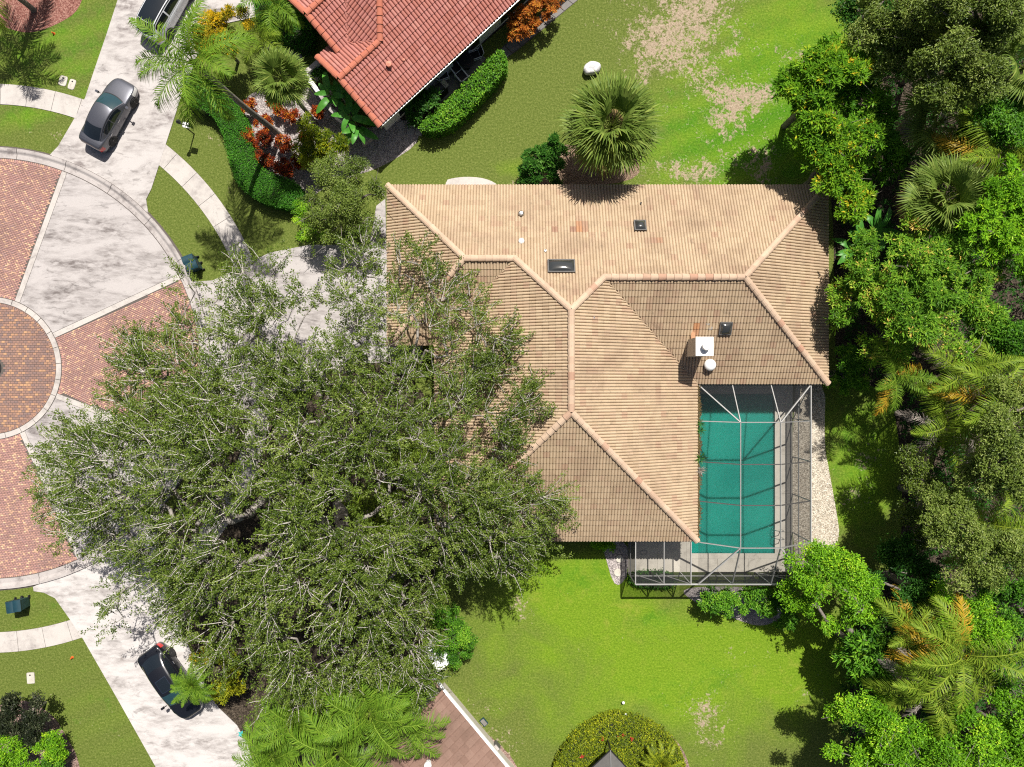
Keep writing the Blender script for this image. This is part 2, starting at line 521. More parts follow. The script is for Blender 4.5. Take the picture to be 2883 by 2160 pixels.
M['yellow_leaf'] = leaf_mat('yellow_leaf', [(0, (0.115, 0.138, 0.010)), (.4, (0.345, 0.287, 0.015)), (.8, (0.713, 0.460, 0.012)), (1, (0.862, 0.598, 0.030))], tint=(1.1, 1, .5))
M['yellowgreen_leaf'] = leaf_mat('yellow_green_leaf', [(0, (.06, .11, .01)), (.5, (.20, .26, .015)), (1, (.42, .42, .02))])
M['croton_leaf'] = leaf_mat('croton_leaf', [(0, (.03, .035, .012)), (.25, (.11, .02, .012)), (.5, (.30, .045, .015)), (.75, (.52, .12, .018)), (1, (.60, .30, .03))], tint=(1.2, .8, .5))
M['orange_leaf'] = leaf_mat('orange_leaf', [(0, (.10, .06, .012)), (.3, (.32, .10, .02)), (.65, (.55, .18, .03)), (1, (.62, .38, .06))], tint=(1.2, .8, .5))
M['ixora_leaf'] = leaf_mat('ixora_leaf', [(0, (0.044, 0.083, 0.010)), (.4, (0.124, 0.174, 0.013)), (.75, (0.278, 0.333, 0.017)), (1, (0.496, 0.500, 0.024))])
M['hedge_leaf'] = leaf_mat('hedge_leaf', [(0, (0.022, 0.091, 0.007)), (.4, (0.044, 0.174, 0.013)), (.8, (0.087, 0.280, 0.020)), (1, (0.175, 0.409, 0.049))])
M['dark_leaf'] = leaf_mat('dark_bronze_leaf', [(0, (.012, .018, .010)), (.5, (.026, .036, .016)), (.85, (.05, .065, .028)), (1, (.13, .14, .08))])
M['banana_leaf'] = leaf_mat('banana_leaf', [(0, (0.039, 0.157, 0.024)), (.6, (0.081, 0.268, 0.037)), (1, (0.196, 0.443, 0.067))], trans=.22, rough=.35)
M['frond'] = leaf_mat('palm_frond', [(0, (0.090, 0.155, 0.013)), (.5, (0.171, 0.274, 0.022)), (1, (0.342, 0.428, 0.049))], rough=.5, spec=.14)
M['frond_lime'] = leaf_mat('palm_frond_lime', [(0, (0.062, 0.140, 0.014)), (.5, (0.130, 0.249, 0.019)), (1, (0.249, 0.364, 0.041))], rough=.5, spec=.14)
M['frond_fan'] = leaf_mat('fan_frond', [(0, (0.073, 0.126, 0.020)), (.5, (0.136, 0.211, 0.035)), (1, (0.274, 0.338, 0.075))], rough=.5, spec=.14)
M['frond_dead'] = leaf_mat('dead_frond', [(0, (.10, .07, .035)), (.5, (.20, .14, .06)), (1, (.34, .25, .10))], trans=.15, rough=.7)
M['frond_gold'] = leaf_mat('golden_frond', [(0, (.20, .20, .02)), (.5, (.42, .30, .025)), (1, (.58, .30, .04))])
M['frond_grey'] = leaf_mat('grey_dry_frond', [(0, (.17, .14, .12)), (1, (.42, .37, .33))], trans=.1, rough=.8)
M['blossom'] = leaf_mat('blossom', [(0, (.45, .04, .03)), (1, (.62, .12, .06))])
M['core'] = plain('hedge_core_shade', (.020, .026, .010), .95)  # near-black hedge filler, inner shade put into the colour

def paint(name, c, metal=.35):
    m, nt, b, o = new_mat(name)
    n = N(nt)
    n.link(n.ramp(n.noise(700, 2), [(.35, tuple(x * .8 for x in c)), (.65, tuple(min(1, x * 1.2) for x in c))]), b.inputs['Base Color'])
    b.inputs['Metallic'].default_value = metal; b.inputs['Roughness'].default_value = .38
    b.inputs['Coat Weight'].default_value = .8; b.inputs['Coat Roughness'].default_value = .06
    return m
M['paint_grey'] = paint('paint_grey', (.105, .108, .128), .55)
M['paint_black'] = paint('paint_black', (.010, .011, .016), .3)
M['paint_white'] = paint('paint_white', (.72, .74, .78), .0)
def glass(name, c, rough=.04):
    m, nt, b, o = new_mat(name)
    b.inputs['Base Color'].default_value = (*c, 1)
    b.inputs['Roughness'].default_value = rough
    b.inputs['Specular IOR Level'].default_value = .7
    b.inputs['Coat Weight'].default_value = .6
    b.inputs['Coat Roughness'].default_value = .03
    return m
M['glass_dark'] = glass('car_glass', (.010, .014, .018))
M['glass_teal'] = glass('windscreen_glass', (.018, .050, .060))
M['dome'] = glass('skylight_dome', (.035, .037, .036), .12)
M['lamp_red'] = glass('tail_lamp', (.55, .02, .02), .15)
M['lamp_clear'] = glass('head_lamp', (.60, .60, .58), .12)
def screen_mat():
    m = bpy.data.materials.new('insect_screen'); m.use_nodes = True
    nt = m.node_tree; nt.nodes.clear()
    n = N(nt)
    o = nt.nodes.new('ShaderNodeOutputMaterial'); t = nt.nodes.new('ShaderNodeBsdfTransparent')
    d = nt.nodes.new('ShaderNodeBsdfDiffuse'); d.inputs[0].default_value = (.045, .045, .048, 1)
    mx = nt.nodes.new('ShaderNodeMixShader')
    ge = nt.nodes.new('ShaderNodeNewGeometry'); dt = nt.nodes.new('ShaderNodeVectorMath'); dt.operation = 'DOT_PRODUCT'
    n.link(ge.outputs['Normal'], dt.inputs[0]); n.link(ge.outputs['Incoming'], dt.inputs[1])
    c = n.math('MAXIMUM', n.math('ABSOLUTE', dt.outputs['Value']), .08)
    n.link(n.math('SUBTRACT', 1.0, n.math('POWER', .80, n.math('DIVIDE', 1.0, c))), mx.inputs[0])
    n.link(t.outputs[0], mx.inputs[1]); n.link(d.outputs[0], mx.inputs[2]); n.link(mx.outputs[0], o.inputs[0])
    return m
M['screen'] = screen_mat()
def water_mat():
    """turbid green pool water: light scatters inside the body, the surface ripples and mirrors the sky"""
    m, nt, b, o = new_mat('pool_water')
    n = N(nt)
    n.link(n.ramp(n.noise(.22, 4), [(.35, (.012, .235, .185)), (.65, (.022, .300, .235))]), b.inputs['Base Color'])
    b.inputs['Subsurface Weight'].default_value = 1.0
    b.inputs['Subsurface Radius'].default_value = (.25, 1.0, .9)
    b.inputs['Subsurface Scale'].default_value = 1.1
    b.inputs['Roughness'].default_value = .06
    b.inputs['IOR'].default_value = 1.33
    n.bump(n.noise(7, 4, .6, .8), .35, .02, b)
    return m
M['water'] = water_mat()
M['plaster'] = plain('pool_plaster', (.10, .38, .33), .8)
# ================================================================ THE GROUND
POOL = (11.2, 16.45, -10.64, -0.62)          # x0, x1, y0, y1
def ground():
    xs = np.unique(np.round(np.concatenate([[-400, -250, -150, -90, -60, -45], np.arange(-36, 36.01, .3), [45, 60, 90, 150, 250, 400], POOL[:2]]), 4))
    ys = np.unique(np.round(np.concatenate([[-400, -250, -150, -90, -60, -40], np.arange(-28, 28.01, .3), [40, 60, 90, 150, 250, 400], POOL[2:]]), 4))
    X, Y = np.meshgrid(xs, ys)
    V = np.stack([X, Y, np.zeros_like(X)], 2).reshape(-1, 3)
    nx, ny = len(xs), len(ys)
    i, j = np.meshgrid(np.arange(nx - 1), np.arange(ny - 1))
    a = (j * nx + i).ravel()
    Fc = np.stack([a, a + 1, a + nx + 1, a + nx], 1)
    cx = (V[Fc[:, 0], 0] + V[Fc[:, 2], 0]) / 2; cy = (V[Fc[:, 0], 1] + V[Fc[:, 2], 1]) / 2
    Fc = Fc[~((cx > POOL[0]) & (cx < POOL[1]) & (cy > POOL[2]) & (cy < POOL[3]))]
    o = mk('ground', V, Fc, M['lawn'])
    tag(o, 'mown green lawn with dry straw patches between the houses', kind='structure')
    x, y = V[:, 0], V[:, 1]
    def blob(px, py, r, amp=1.0, ry=None):
        c = P(px, py); r_ = r / 45.0; q = (ry or r) / 45.0
        return amp * np.exp(-(((x - c[0]) / r_) ** 2 + ((y - c[1]) / q) ** 2))
    dead = np.full(len(V), -.10)
    for b in ((1890, 40, 160, .46, 120), (1830, 130, 90, .42, 60), (1960, 100, 90, .35, 80), (2010, 10, 90, .35, 40), (1900, 190, 130, .28, 40), (2050, 250, 130, .22, 50), (1990, 230, 60, .25, 40),
              (2060, 290, 70, .42, 45), (2150, 270, 60, .42, 50), (2040, 340, 60, .28, 30), (1980, 480, 60, .45, 40), (1880, 470, 40, .38, 25), (1930, 500, 60, .38, 30), (1870, 310, 30, .3, 30),
              (2150, 480, 40, .5, 60), (2060, 150, 25, .5, 15), (1800, 230, 40, .4, 30), (2280, 170, 70, .4, 50), (2210, 150, 60, .3, 40), (2090, 430, 90, .22, 90), (1800, 480, 60, .35, 60), (1450, 510, 40, .5, 14),
              (1970, 2010, 90, .36, 70), (2010, 2080, 70, .34, 60), (2080, 1850, 90, .30, 60), (1990, 1980, 40, .3, 40), (1640, 1850, 40, .22, 30), (1480, 1730, 50, .4, 40), (1440, 1690, 60, .38, 25),
              (1770, 1800, 40, .3, 20), (1340, 2000, 60, .3, 90), (1420, 2090, 60, .4, 60), (160, 375, 30, .5, 30), (75, 385, 30, .25, 20), (600, 400, 40, .3, 60), (640, 520, 40, .3, 60), (2290, 1960, 60, .4, 30),
              (2110, 100, 60, .25, 50), (1700, 90, 90, .12, 90), (2440, 1290, 60, .45, 60), (2400, 1400, 60, .5, 40), (300, 2050, 60, .15, 90), (2130, 330, 300, .12, 200), (2000, 380, 120, .16, 100)):
        dead += blob(*b)
    lime = np.full(len(V), .02)
    for b in ((2150, 350, 420, .55, 260), (2250, 80, 240, .5, 160), (1850, 1880, 520, .75, 260), (1600, 1640, 220, .7, 110), (2250, 1850, 200, .5, 160), (2450, 1300, 160, .7, 260), (420, 2000, 260, .2, 160), (1440, 470, 100, .35, 40)):
        lime += blob(*b)
    deep = np.full(len(V), .05)
    for b in ((2240, 250, 360, .62, 280), (2050, 420, 280, .5, 140), (300, 150, 300, .2, 200), (1640, 1620, 160, .5, 60), (1850, 1960, 160, .28, 70), (2040, 1900, 130, .35, 60), (60, 330, 90, .35, 50), (150, 1720, 200, .2, 80), (300, 2000, 250, .2, 150), (100, 100, 300, .25, 200), (2420, 1300, 120, .5, 300), (1850, 1740, 60, .6, 40)):
        deep += blob(*b)
    yel = np.clip(blob(1760, 1740, 70, 1.5, 50) + blob(1590, 1660, 120, 1.2, 50) + blob(1850, 1900, 500, .35, 250) + blob(2250, 1930, 120, .8, 120), 0, 1)
    for nm, a in (('dead', dead), ('lime', lime), ('deep', deep), ('yel', yel)):
        at = o.data.attributes.new(nm, 'FLOAT', 'POINT'); at.data.foreach_set('value', a.astype(np.float32))
ground()

def sheet(name, pts, z, m, label=None, smooth=0, world=False, thick=None):
    q = list(pts) if world else pxpoly(pts)
    if smooth: q = smooth_poly(q, smooth)
    o = prism(name, q, -.05 if thick is None else z - thick, z, m)
    return tag(o, label, kind='structure')

# ---- planting beds and bare ground (flush sheets)
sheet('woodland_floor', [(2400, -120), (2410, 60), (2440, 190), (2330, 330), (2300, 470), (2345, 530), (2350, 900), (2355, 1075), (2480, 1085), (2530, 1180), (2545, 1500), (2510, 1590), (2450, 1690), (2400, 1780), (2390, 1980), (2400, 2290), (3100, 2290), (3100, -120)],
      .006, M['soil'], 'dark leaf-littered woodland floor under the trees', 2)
sheet('planting_bed', [(680, 270), (760, 250), (960, 240), (1010, 380), (1130, 320), (1200, 390), (1080, 470), (980, 500), (880, 545), (860, 600), (790, 590), (720, 500), (690, 400)], .006, M['pale_gravel'], 'pale gravel planting bed around the crotons', 2)
sheet('planting_bed', [(-60, -60), (245, -60), (225, 30), (160, 70), (90, 95), (30, 85), (-60, 40)], .006, M['red_mulch'], 'red mulch bed in the far corner of the lawn', 2)
sheet('planting_bed', [(-60, 2010), (60, 1960), (150, 2010), (190, 2080), (220, 2130), (240, 2250), (-60, 2250)], .006, M['mulch'], 'pinkish mulch bed beside the driveway lawn', 2)
sheet('planting_bed', [(1215, 1900), (1262, 1950), (1310, 2020), (1390, 2080), (1450, 2140), (1500, 2260), (1420, 2260), (1230, 1960)], .006, M['mulch'], 'narrow mulch strip along the brown roof', 1)
sheet('planting_bed', [(1545, 2190), (1570, 2110), (1640, 2045), (1720, 2008), (1770, 2010), (1860, 2042), (1925, 2105), (1950, 2190), (1930, 2400), (1560, 2400)], .006, M['mulch'], 'mulch bed under the rounded flowering hedge', 2)
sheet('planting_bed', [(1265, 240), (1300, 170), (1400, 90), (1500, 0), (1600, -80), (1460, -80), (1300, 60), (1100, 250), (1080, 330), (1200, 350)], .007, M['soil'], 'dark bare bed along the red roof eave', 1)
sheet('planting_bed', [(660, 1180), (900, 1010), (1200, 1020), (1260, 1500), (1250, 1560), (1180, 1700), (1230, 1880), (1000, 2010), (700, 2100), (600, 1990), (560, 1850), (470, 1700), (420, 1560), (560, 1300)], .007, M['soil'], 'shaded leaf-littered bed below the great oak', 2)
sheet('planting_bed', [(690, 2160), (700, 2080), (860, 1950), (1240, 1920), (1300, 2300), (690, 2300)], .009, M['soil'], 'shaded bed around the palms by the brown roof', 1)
sheet('planting_bed', [(1480, 500), (1500, 430), (1600, 400), (1800, 430), (1800, 520), (1480, 525)], .006, M['thatch'], 'bare litter bed under the fan palm', 2)
sheet('planting_bed', [(1905, 1655), (2060, 1650), (2180, 1660), (2230, 1720), (2150, 1770), (2060, 1740), (1960, 1700)], .006, M['pale_gravel'], 'pale gravel bed below the pool screen', 2)
sheet('gravel_strip', [(2262, 1070), (2325, 1075), (2320, 1250), (2335, 1330), (2355, 1440), (2365, 1510), (2340, 1560), (2280, 1570), (2232, 1640), (2232, 1085)], .008, M['gravel'], 'cream gravel strip beside the pool screen', 1)
sheet('gravel_strip', [(1690, 1520), (1765, 1515), (1770, 1615), (1745, 1650), (1725, 1640), (1705, 1570)], .008, M['pale_gravel'], 'small gravel patch left of the screened porch', 1)

# ---- cul-de-sac: brick island, ring, eight alternating sectors, kerb
CC = P(-27, 1037)
RI, RO, RK = 185 / 45.0, 592 / 45.0, 622 / 45.0
RR = 201 / 45.0
def polar(r, a): return (CC[0] + r * math.cos(a), CC[1] + r * math.sin(a))
def ring_piece(name, r0, r1, a0, a1, z0, z1, m, parent, n=None):
    n = n or max(2, int(abs(a1 - a0) / R(2.5)))
    aa = np.linspace(a0, a1, n + 1)
    pts = [polar(r1, a) for a in aa] + [polar(r0, a) for a in aa[::-1]]
    return prism(name, pts, z0, z1, m, parent)

road = tag(prism('road_bed', [polar(RK + .1, a) for a in np.linspace(0, 2 * math.pi, 91)[:-1]], -.05, .010, M['joint']), 'dark bedding between the paving of the turning circle', kind='structure')

def brick_geo(cx, cy, c, s, hl, hw, z):
    """little bevelled pavers: top inset, five faces"""
    n = len(cx)
    b = .010
    loc = np.array([[-hl, -hw, .004], [hl, -hw, .004], [hl, hw, .004], [-hl, hw, .004],
                    [-hl + b, -hw + b, z], [hl - b, -hw + b, z], [hl - b, hw - b, z], [-hl + b, hw - b, z]])
    V = np.zeros((n, 8, 3))
    V[:, :, 0] = cx[:, None] + c * loc[None, :, 0] - s * loc[None, :, 1]
    V[:, :, 1] = cy[:, None] + s * loc[None, :, 0] + c * loc[None, :, 1]
    V[:, :, 2] = loc[None, :, 2] + (rng.random(n) * .005)[:, None]
    f = np.array([[4, 5, 6, 7], [0, 1, 5, 4], [1, 2, 6, 5], [2, 3, 7, 6], [3, 0, 4, 7]])
    Fc = (np.arange(n) * 8)[:, None, None] + f[None]
    return V.reshape(-1, 3), Fc.reshape(-1, 4)

def brick_sector(name, label, r0, r1, a0, a1, ang, bl, bw, m, singles=0):
    ring = []
    base = ring_piece(name, r0, r1, a0, a1, -.04, .014, M['joint'], None, 40)
    tag(base, label, kind='structure')
    n = int(2 * r1 / min(bl, bw)) + 4
    gi, gj = np.meshgrid(np.arange(-n, n), np.arange(-n, n))
    lx = (gi + .5 * (gj % 2)) * bl; ly = gj * bw
    c, s = math.cos(ang), math.sin(ang)
    x = CC[0] + c * lx - s * ly; y = CC[1] + s * lx + c * ly
    x, y = x.ravel(), y.ravel()
    rr = np.hypot(x - CC[0], y - CC[1]); aa = np.arctan2(y - CC[1], x - CC[0])
    edge = bl * .42
    k = (rr > r0 + edge) & (rr < r1 - edge) & (x > -33.0) & (y > -26) & (y < 26)
    if a1 - a0 < 6.2:
        mid = (a0 + a1) / 2
        da = (aa - mid + math.pi) % (2 * math.pi) - math.pi
        k &= np.abs(da) * rr < ((a1 - a0) / 2) * rr - edge
    x, y = x[k], y[k]
    one = None
    if singles:
        ordr = np.argsort(-(x))
        si = ordr[:singles]
        V, Fc = brick_geo(np.zeros(1), np.zeros(1), c, s, bl / 2 - .006, bw / 2 - .006, .028)
        me = mesh('brick', V, Fc, m)
        for q in si:
            o = bpy.data.objects.new('brick', me); o.location = (x[q], y[q], random.random() * .004); link(o, base)
        keep = np.ones(len(x), bool); keep[si] = False
        x, y = x[keep], y[keep]
    V, Fc = brick_geo(x, y, c, s, bl / 2 - .006, bw / 2 - .006, .028)
    v = np.repeat(rng.random(len(x)), 5)
    tag(mk('brick_field', V, Fc, m, base, fv=v), kind='stuff')
    # header course along both arcs
    hv = []
    for rad in ((r1 - .09,) if r0 < 1 else (r0 + .09, r1 - .09)):
        nh = int(rad * (a1 - a0) / .125)
        for q in range(nh):
            a = a0 + (q + .5) * (a1 - a0) / nh
            hv.append((rad, a))
    mbV, mbF, vv = [], [], []
    for rad, a in hv:
        px, py = polar(rad, a)
        if px < -33: continue
        V, Fc = brick_geo(np.array([px]), np.array([py]), math.cos(a), math.sin(a), .085, .055, .028)
        mbF.append(Fc + len(mbV) * 8); mbV.append(V); vv += [random.random()] * 5
    if mbV:
        tag(mk('header_course', np.concatenate(mbV), np.concatenate(mbF), m, base, fv=vv), kind='stuff')
    return base

island = brick_sector('brick_island', 'round brick island inside the white concrete ring', .75, RI, -math.pi, math.pi, 0.0, .232, .15, M['brick_in'], 300)
for nm, a0, a1, ang, lab in (('brick_paving', -20.5, 25, R(24), 'brick paving wedge running under the oak branches'),
                             ('brick_paving', 70, 115, R(-14), 'brick paving wedge above the brick island'),
                             ('brick_paving', -110, -65.5, R(-6), 'brick paving wedge below the brick island')):
    brick_sector(nm, lab, RR + .02, RO - .02, R(a0), R(a1), ang, .19, .108, M['brick'])
# concrete ring round the island, in pieces
ring = tag(ring_piece('concrete_ring', RI + .02, RR, -math.pi, math.pi, -.04, .016, M['joint'], None, 90), 'white concrete ring around the brick island', kind='structure')
for q in range(-7, 7):
    a0 = q * R(13.5) + R(4)
    ring_piece('ring_segment', RI + .03, RR - .01, a0 + .004, a0 + R(13.5) - .004, .0, .05, M['sidewalk'], ring, 6)
for a0, a1, lab in ((25, 70, 'stained white concrete wedge with dark tyre marks beside the two bins'), (-65.5, -20.5, 'white concrete wedge half hidden under the oak leaves'), (115, 160, 'concrete wedge of the turning circle beyond the left edge'), (-155.5, -110, 'concrete wedge of the turning circle past the lower left edge')):
    b = tag(ring_piece('concrete_wedge', RR + .01, RO - .01, R(a0), R(a1), -.04, .016, M['joint'], None, 24), lab, kind='structure')
    w = 15 / 45.0
    def side(a, sgn):
        # border strip along one radius
        d = (math.cos(a), math.sin(a)); nrm = (-d[1] * sgn, d[0] * sgn)
        p0, p1 = polar(RR + .02, a), polar(RO - .03, a)
        o1, o2 = .012, w
        return [(p0[0] + nrm[0] * o1, p0[1] + nrm[1] * o1), (p1[0] + nrm[0] * o1, p1[1] + nrm[1] * o1), (p1[0] + nrm[0] * o2, p1[1] + nrm[1] * o2), (p0[0] + nrm[0] * o2, p0[1] + nrm[1] * o2)]
    for a, sg in ((R(a0), 1), (R(a1), -1)):
        prism('border_strip', side(a, sg), .0, .036, M['sidewalk'], b)
    e = lambda r: (w + .02) / r
    aa0, aa1 = R(a0), R(a1)
    inn = [polar(RR + .03, a) for a in np.linspace(aa0 + e(RR), aa1 - e(RR), 14)]
    out = [polar(RO - .03, a) for a in np.linspace(aa1 - e(RO), aa0 + e(RO), 24)]
    prism('slab', inn + out, .0, .034, M['concrete'], b)
# kerb: gutter pan and rolled kerb, cast in lengths
kerb = tag(ring_piece('kerb', RO + .01, RK, -math.pi, math.pi, -.04, .018, M['joint'], None, 120), 'rolled concrete kerb around the turning circle', kind='structure')
def kerb_len(a0, a1):
    prof = [(RO + .015, .0), (RO + .015, .032), (RO + .30, .026), (RO + .36, .05), (RO + .44, .105), (RO + .50, .125), (RK - .01, .13), (RK - .01, .0)]
    n = 8
    V, Fc = [], []
    for a in np.linspace(a0, a1, n + 1):
        for r, z in prof:
            x, y = polar(r, a); V.append((x, y, z))
    k = len(prof)
    for i in range(n):
        for j in range(k - 1):
            Fc.append((i * k + j, i * k + j + 1, (i + 1) * k + j + 1, (i + 1) * k + j))
    Fc.append(tuple(range(k))); Fc.append(tuple(n * k + j for j in range(k))[::-1])
    mk('kerb_length', V, Fc, M['kerb'], kerb)
for q in range(-9, 9):
    a0 = q * R(13.3) + R(3)
    kerb_len(a0 + .0012, a0 + R(13.3) - .0012)
# manhole
t = thing('manhole_cover', 'round black iron manhole cover in the middle of the brick island', 'manhole cover', (CC[0], CC[1], 0.0))
MB().lathe([(.70, .0), (.70, .035), (.62, .04), (.60, .032), (.3, .032), (.28, .037), (.0, .037)], 28).build('cover', M['black'], t)

# ---- footpath: a ring of slabs round the circle
SW0, SW1 = 743 / 45.0, 801 / 45.0
walk = tag(ring_piece('footpath', SW0, SW1, R(-115), R(110), -.04, .012, M['joint'], None, 90), 'curved concrete footpath of square slabs around the circle', kind='structure')
aa = 110.0
while aa > -114:
    st = 5.55
    ring_piece('slab', SW0 + .01, SW1 - .01, R(aa - st) + .0007, R(aa) - .0007, -.02, .034, M['sidewalk'], walk, 3)
    aa -= st

# ---- driveways
def arcpx(a0, a1, r, n=10):
    return [polar(r, R(a)) for a in np.linspace(a0, a1, n)]
dN = pxpoly([(440, -90), (352, -60), (300, 100), (264, 205), (241, 275), (213, 330), (165, 412), (142, 436)]) + arcpx(73.6, 45, RK + .01, 12) + pxpoly([(418, 600), (412, 562), (427, 532), (510, 275), (560, 150), (620, 70), (760, 40), (760, -90)])
sheet('driveway', dN, .044, M['concrete2'], 'stained pale driveway up to the red-roofed house', world=True)
dS = pxpoly([(94, 1652), (96, 1664), (124, 1668), (156, 1684), (199, 1745), (235, 1799), (336, 1975), (440, 2160), (500, 2270), (760, 2270), (715, 2160), (700, 2100), (668, 2042), (616, 1992), (588, 1950), (545, 1850), (505, 1760), (470, 1690), (440, 1600)]) + arcpx(-40, -77, RK + .01, 14)
sheet('driveway', dS, .044, M['concrete3'], 'bleached white driveway where the black car is parked', world=True)
dE = arcpx(23, -6, RK + .01, 12) + pxpoly([(700, 1180), (820, 1090), (960, 1030), (1190, 1010), (1190, 700), (1088, 690), (1085, 560), (1060, 580), (1040, 690), (870, 690), (760, 712), (690, 745), (600, 790)])
sheet('driveway', dE, .044, M['concrete'], 'sunlit driveway seen through the oak branches', world=True)
for pts, lab in (([(1255, 545), (1255, 508), (1275, 502), (1310, 498), (1350, 500), (1380, 508), (1402, 521), (1402, 545)], 'rounded pale concrete pad at the tan roof edge'),
                 ([(735, 118), (790, 104), (825, 130), (858, 166), (838, 184), (790, 150), (745, 140)], 'pale path by the front of the red-roofed house')):
    sheet('path', pts, .03, M['sidewalk'], lab, 1)
# garden path of slabs behind the red house
gp = tag(sheet('path', [(1395, 152), (1440, 108), (1610, -30), (1640, -10), (1460, 140), (1415, 172)], .012, M['joint']), 'grey slab path beside the orange croton')
for q in range(9):
    f0, f1 = q / 9 + .004, (q + 1) / 9 - .004
    L = lambda f, a, b: (a[0] + (b[0] - a[0]) * f, a[1] + (b[1] - a[1]) * f)
    a, b = ((1398, 150), (1610, -28)); c, d = ((1418, 170), (1637, -8))
    prism('slab', pxpoly([L(f0, a, b), L(f1, a, b), L(f1, c, d), L(f0, c, d)]), 0, .035, M['patio'], gp)
# ================================================================ TILED ROOFS
def barrel_profile(w, n, hb, waves=2):
    t = np.linspace(0, 1, waves * n + 1)
    u = (t * waves) % 1.0
    h = hb * np.sin(np.pi * u) ** .5
    h[-1] = 0
    return (t - .5) * w, h

OAKPOLY = None
def roof_plane(house, under, pts3, up, expo, wid, m, mu, prof, store, butt=.032, lift=.02):
    """pts3: polygon of the slope in the place; up: horizontal uphill direction. Lays courses of tiles."""
    pts3 = [np.array(p, float) for p in pts3]
    n = np.zeros(3)
    for i in range(len(pts3)):
        a, b = pts3[i], pts3[(i + 1) % len(pts3)]
        n += np.cross(a, b)
    n /= np.linalg.norm(n)
    if n[2] < 0: n = -n
    up = np.array([up[0], up[1], 0.0]); up /= np.linalg.norm(up)
    up[2] = -(n[0] * up[0] + n[1] * up[1]) / n[2]
    e2 = up / np.linalg.norm(up)
    e1 = np.cross(e2, n)
    ab = [(float((p - pts3[0]) @ e1), float((p - pts3[0]) @ e2)) for p in pts3]
    O = pts3[0]
    bmin = min(b for a, b in ab); bmax = max(b for a, b in ab); amin = min(a for a, b in ab); amax = max(a for a, b in ab)
    pa, ph = prof
    k = len(pa)
    rows = int((bmax - bmin) / expo) + 1
    cols = int((amax - amin) / wid) + 2
    gi, gj = np.meshgrid(np.arange(cols), np.arange(rows))
    ca = (amin + (gi + .5) * wid).ravel(); cb = (bmin + (gj + .5) * expo).ravel()
    d, _, _ = edge_dist(ab, ca, cb)
    ins = inside(ab, ca, cb) | (d < .19)
    ca, cb, d = ca[ins], cb[ins], d[ins]
    loc = []
    for a, h in zip(pa, ph): loc.append((a, -expo / 2 - .012, lift + butt * .15 + h * .4))      # foot of butt end
    for a, h in zip(pa, ph): loc.append((a, -expo / 2 - .012, lift + butt + h))
    for a, h in zip(pa, ph): loc.append((a, expo / 2 + .02, lift + .004 + h))
    loc = np.array(loc)
    fcs = [(r * k + i, r * k + i + 1, (r + 1) * k + i + 1, (r + 1) * k + i) for r in range(2) for i in range(k - 1)]
    fcs = np.array(fcs)
    T = len(ca)
    A = ca[:, None] + loc[None, :, 0]; B = cb[:, None] + loc[None, :, 1]
    Z = np.repeat(loc[None, :, 2], T, 0)
    rad = math.hypot(wid, expo) * .62
    near = d < rad
    ii = np.where(near)[0]
    if len(ii):
        fa, fb = A[ii].ravel(), B[ii].ravel()
        o = ~inside(ab, fa, fb)
        _, qx, qy = edge_dist(ab, fa, fb)
        # let the lowest course overhang the eave a little
        over = (fb < bmin + 1e-6)
        fa = np.where(o & ~over, qx, fa); fb = np.where(o & ~over, qy, fb)
        A[ii] = fa.reshape(len(ii), -1); B[ii] = fb.reshape(len(ii), -1)
    W = O + A[..., None] * e1 + B[..., None] * e2 + Z[..., None] * n
    store.append(dict(W=W, near=near, c=O + ca[:, None] * e1 + cb[:, None] * e2, e1=e1, e2=e2, n=n, loc=loc, fcs=fcs))
    under.append((pts3, n))

def finish_roof(house, roof, store, m, nsingle, name, okay, rust=None, mrust=None):
    allc = np.concatenate([s['c'] for s in store]); own = np.concatenate([np.full(len(s['c']), i) for i, s in enumerate(store)])
    idx = np.concatenate([np.arange(len(s['c'])) for s in store]); nr = np.concatenate([s['near'] for s in store])
    hx = wloc(house)
    free = ~nr & okay(allc)
    order = np.argsort(-allc[:, 2] + np.where(free, 0, 1e6))
    sel = [q for q in order[:nsingle] if free[q]]
    single = np.zeros(len(allc), bool); single[sel] = True
    isr = rust(allc) & free if rust is not None else np.zeros(len(allc), bool)
    single |= isr
    me = mesh(name, store[0]['loc'], store[0]['fcs'], m)
    mr = mesh(name, store[0]['loc'], store[0]['fcs'], mrust) if mrust else None
    for q in np.where(single)[0]:
        s = store[own[q]]
        o = bpy.data.objects.new(name, mr if isr[q] else me)
        mat = Matrix([[s['e1'][r], s['e2'][r], s['n'][r], allc[q][r] - hx[r]] for r in range(3)] + [[0, 0, 0, 1]])
        mat = mat @ Matrix.Rotation(random.uniform(-.008, .008), 4, 'Z')
        link(o, roof); o.matrix_local = mat
        if isr[q]: o['label'] = 'rusty brown weathered roof tile'
    Vs, Fs, vs, off = [], [], [], 0
    for i, s in enumerate(store):
        keep = ~single[own == i]
        W = s['W'][keep]
        W = W + (rng.random((len(W), 1, 1)) - .5) * .008 * s['n']
        k = W.shape[1]
        Vs.append(W.reshape(-1, 3)); Fs.append((np.arange(len(W)) * k)[:, None, None] + s['fcs'][None] + off)
        off += len(W) * k
        vs.append(np.repeat(rng.random(len(W)), len(s['fcs'])))
    Fs = np.concatenate([f.reshape(-1, 4) for f in Fs])
    tag(mk('tile_field', np.concatenate(Vs), Fs, m, roof, fv=np.concatenate(vs), wo=True), kind='stuff')

def roof_under(name, under, m, house, drop=.0, fascia=None):
    V, Fc = [], []
    for pts, n in under:
        b = len(V)
        V += [tuple(p) for p in pts]
        Fc.append(list(range(b, b + len(pts))))
    o = mk(name, V, Fc, m, house, wo=True)
    return o

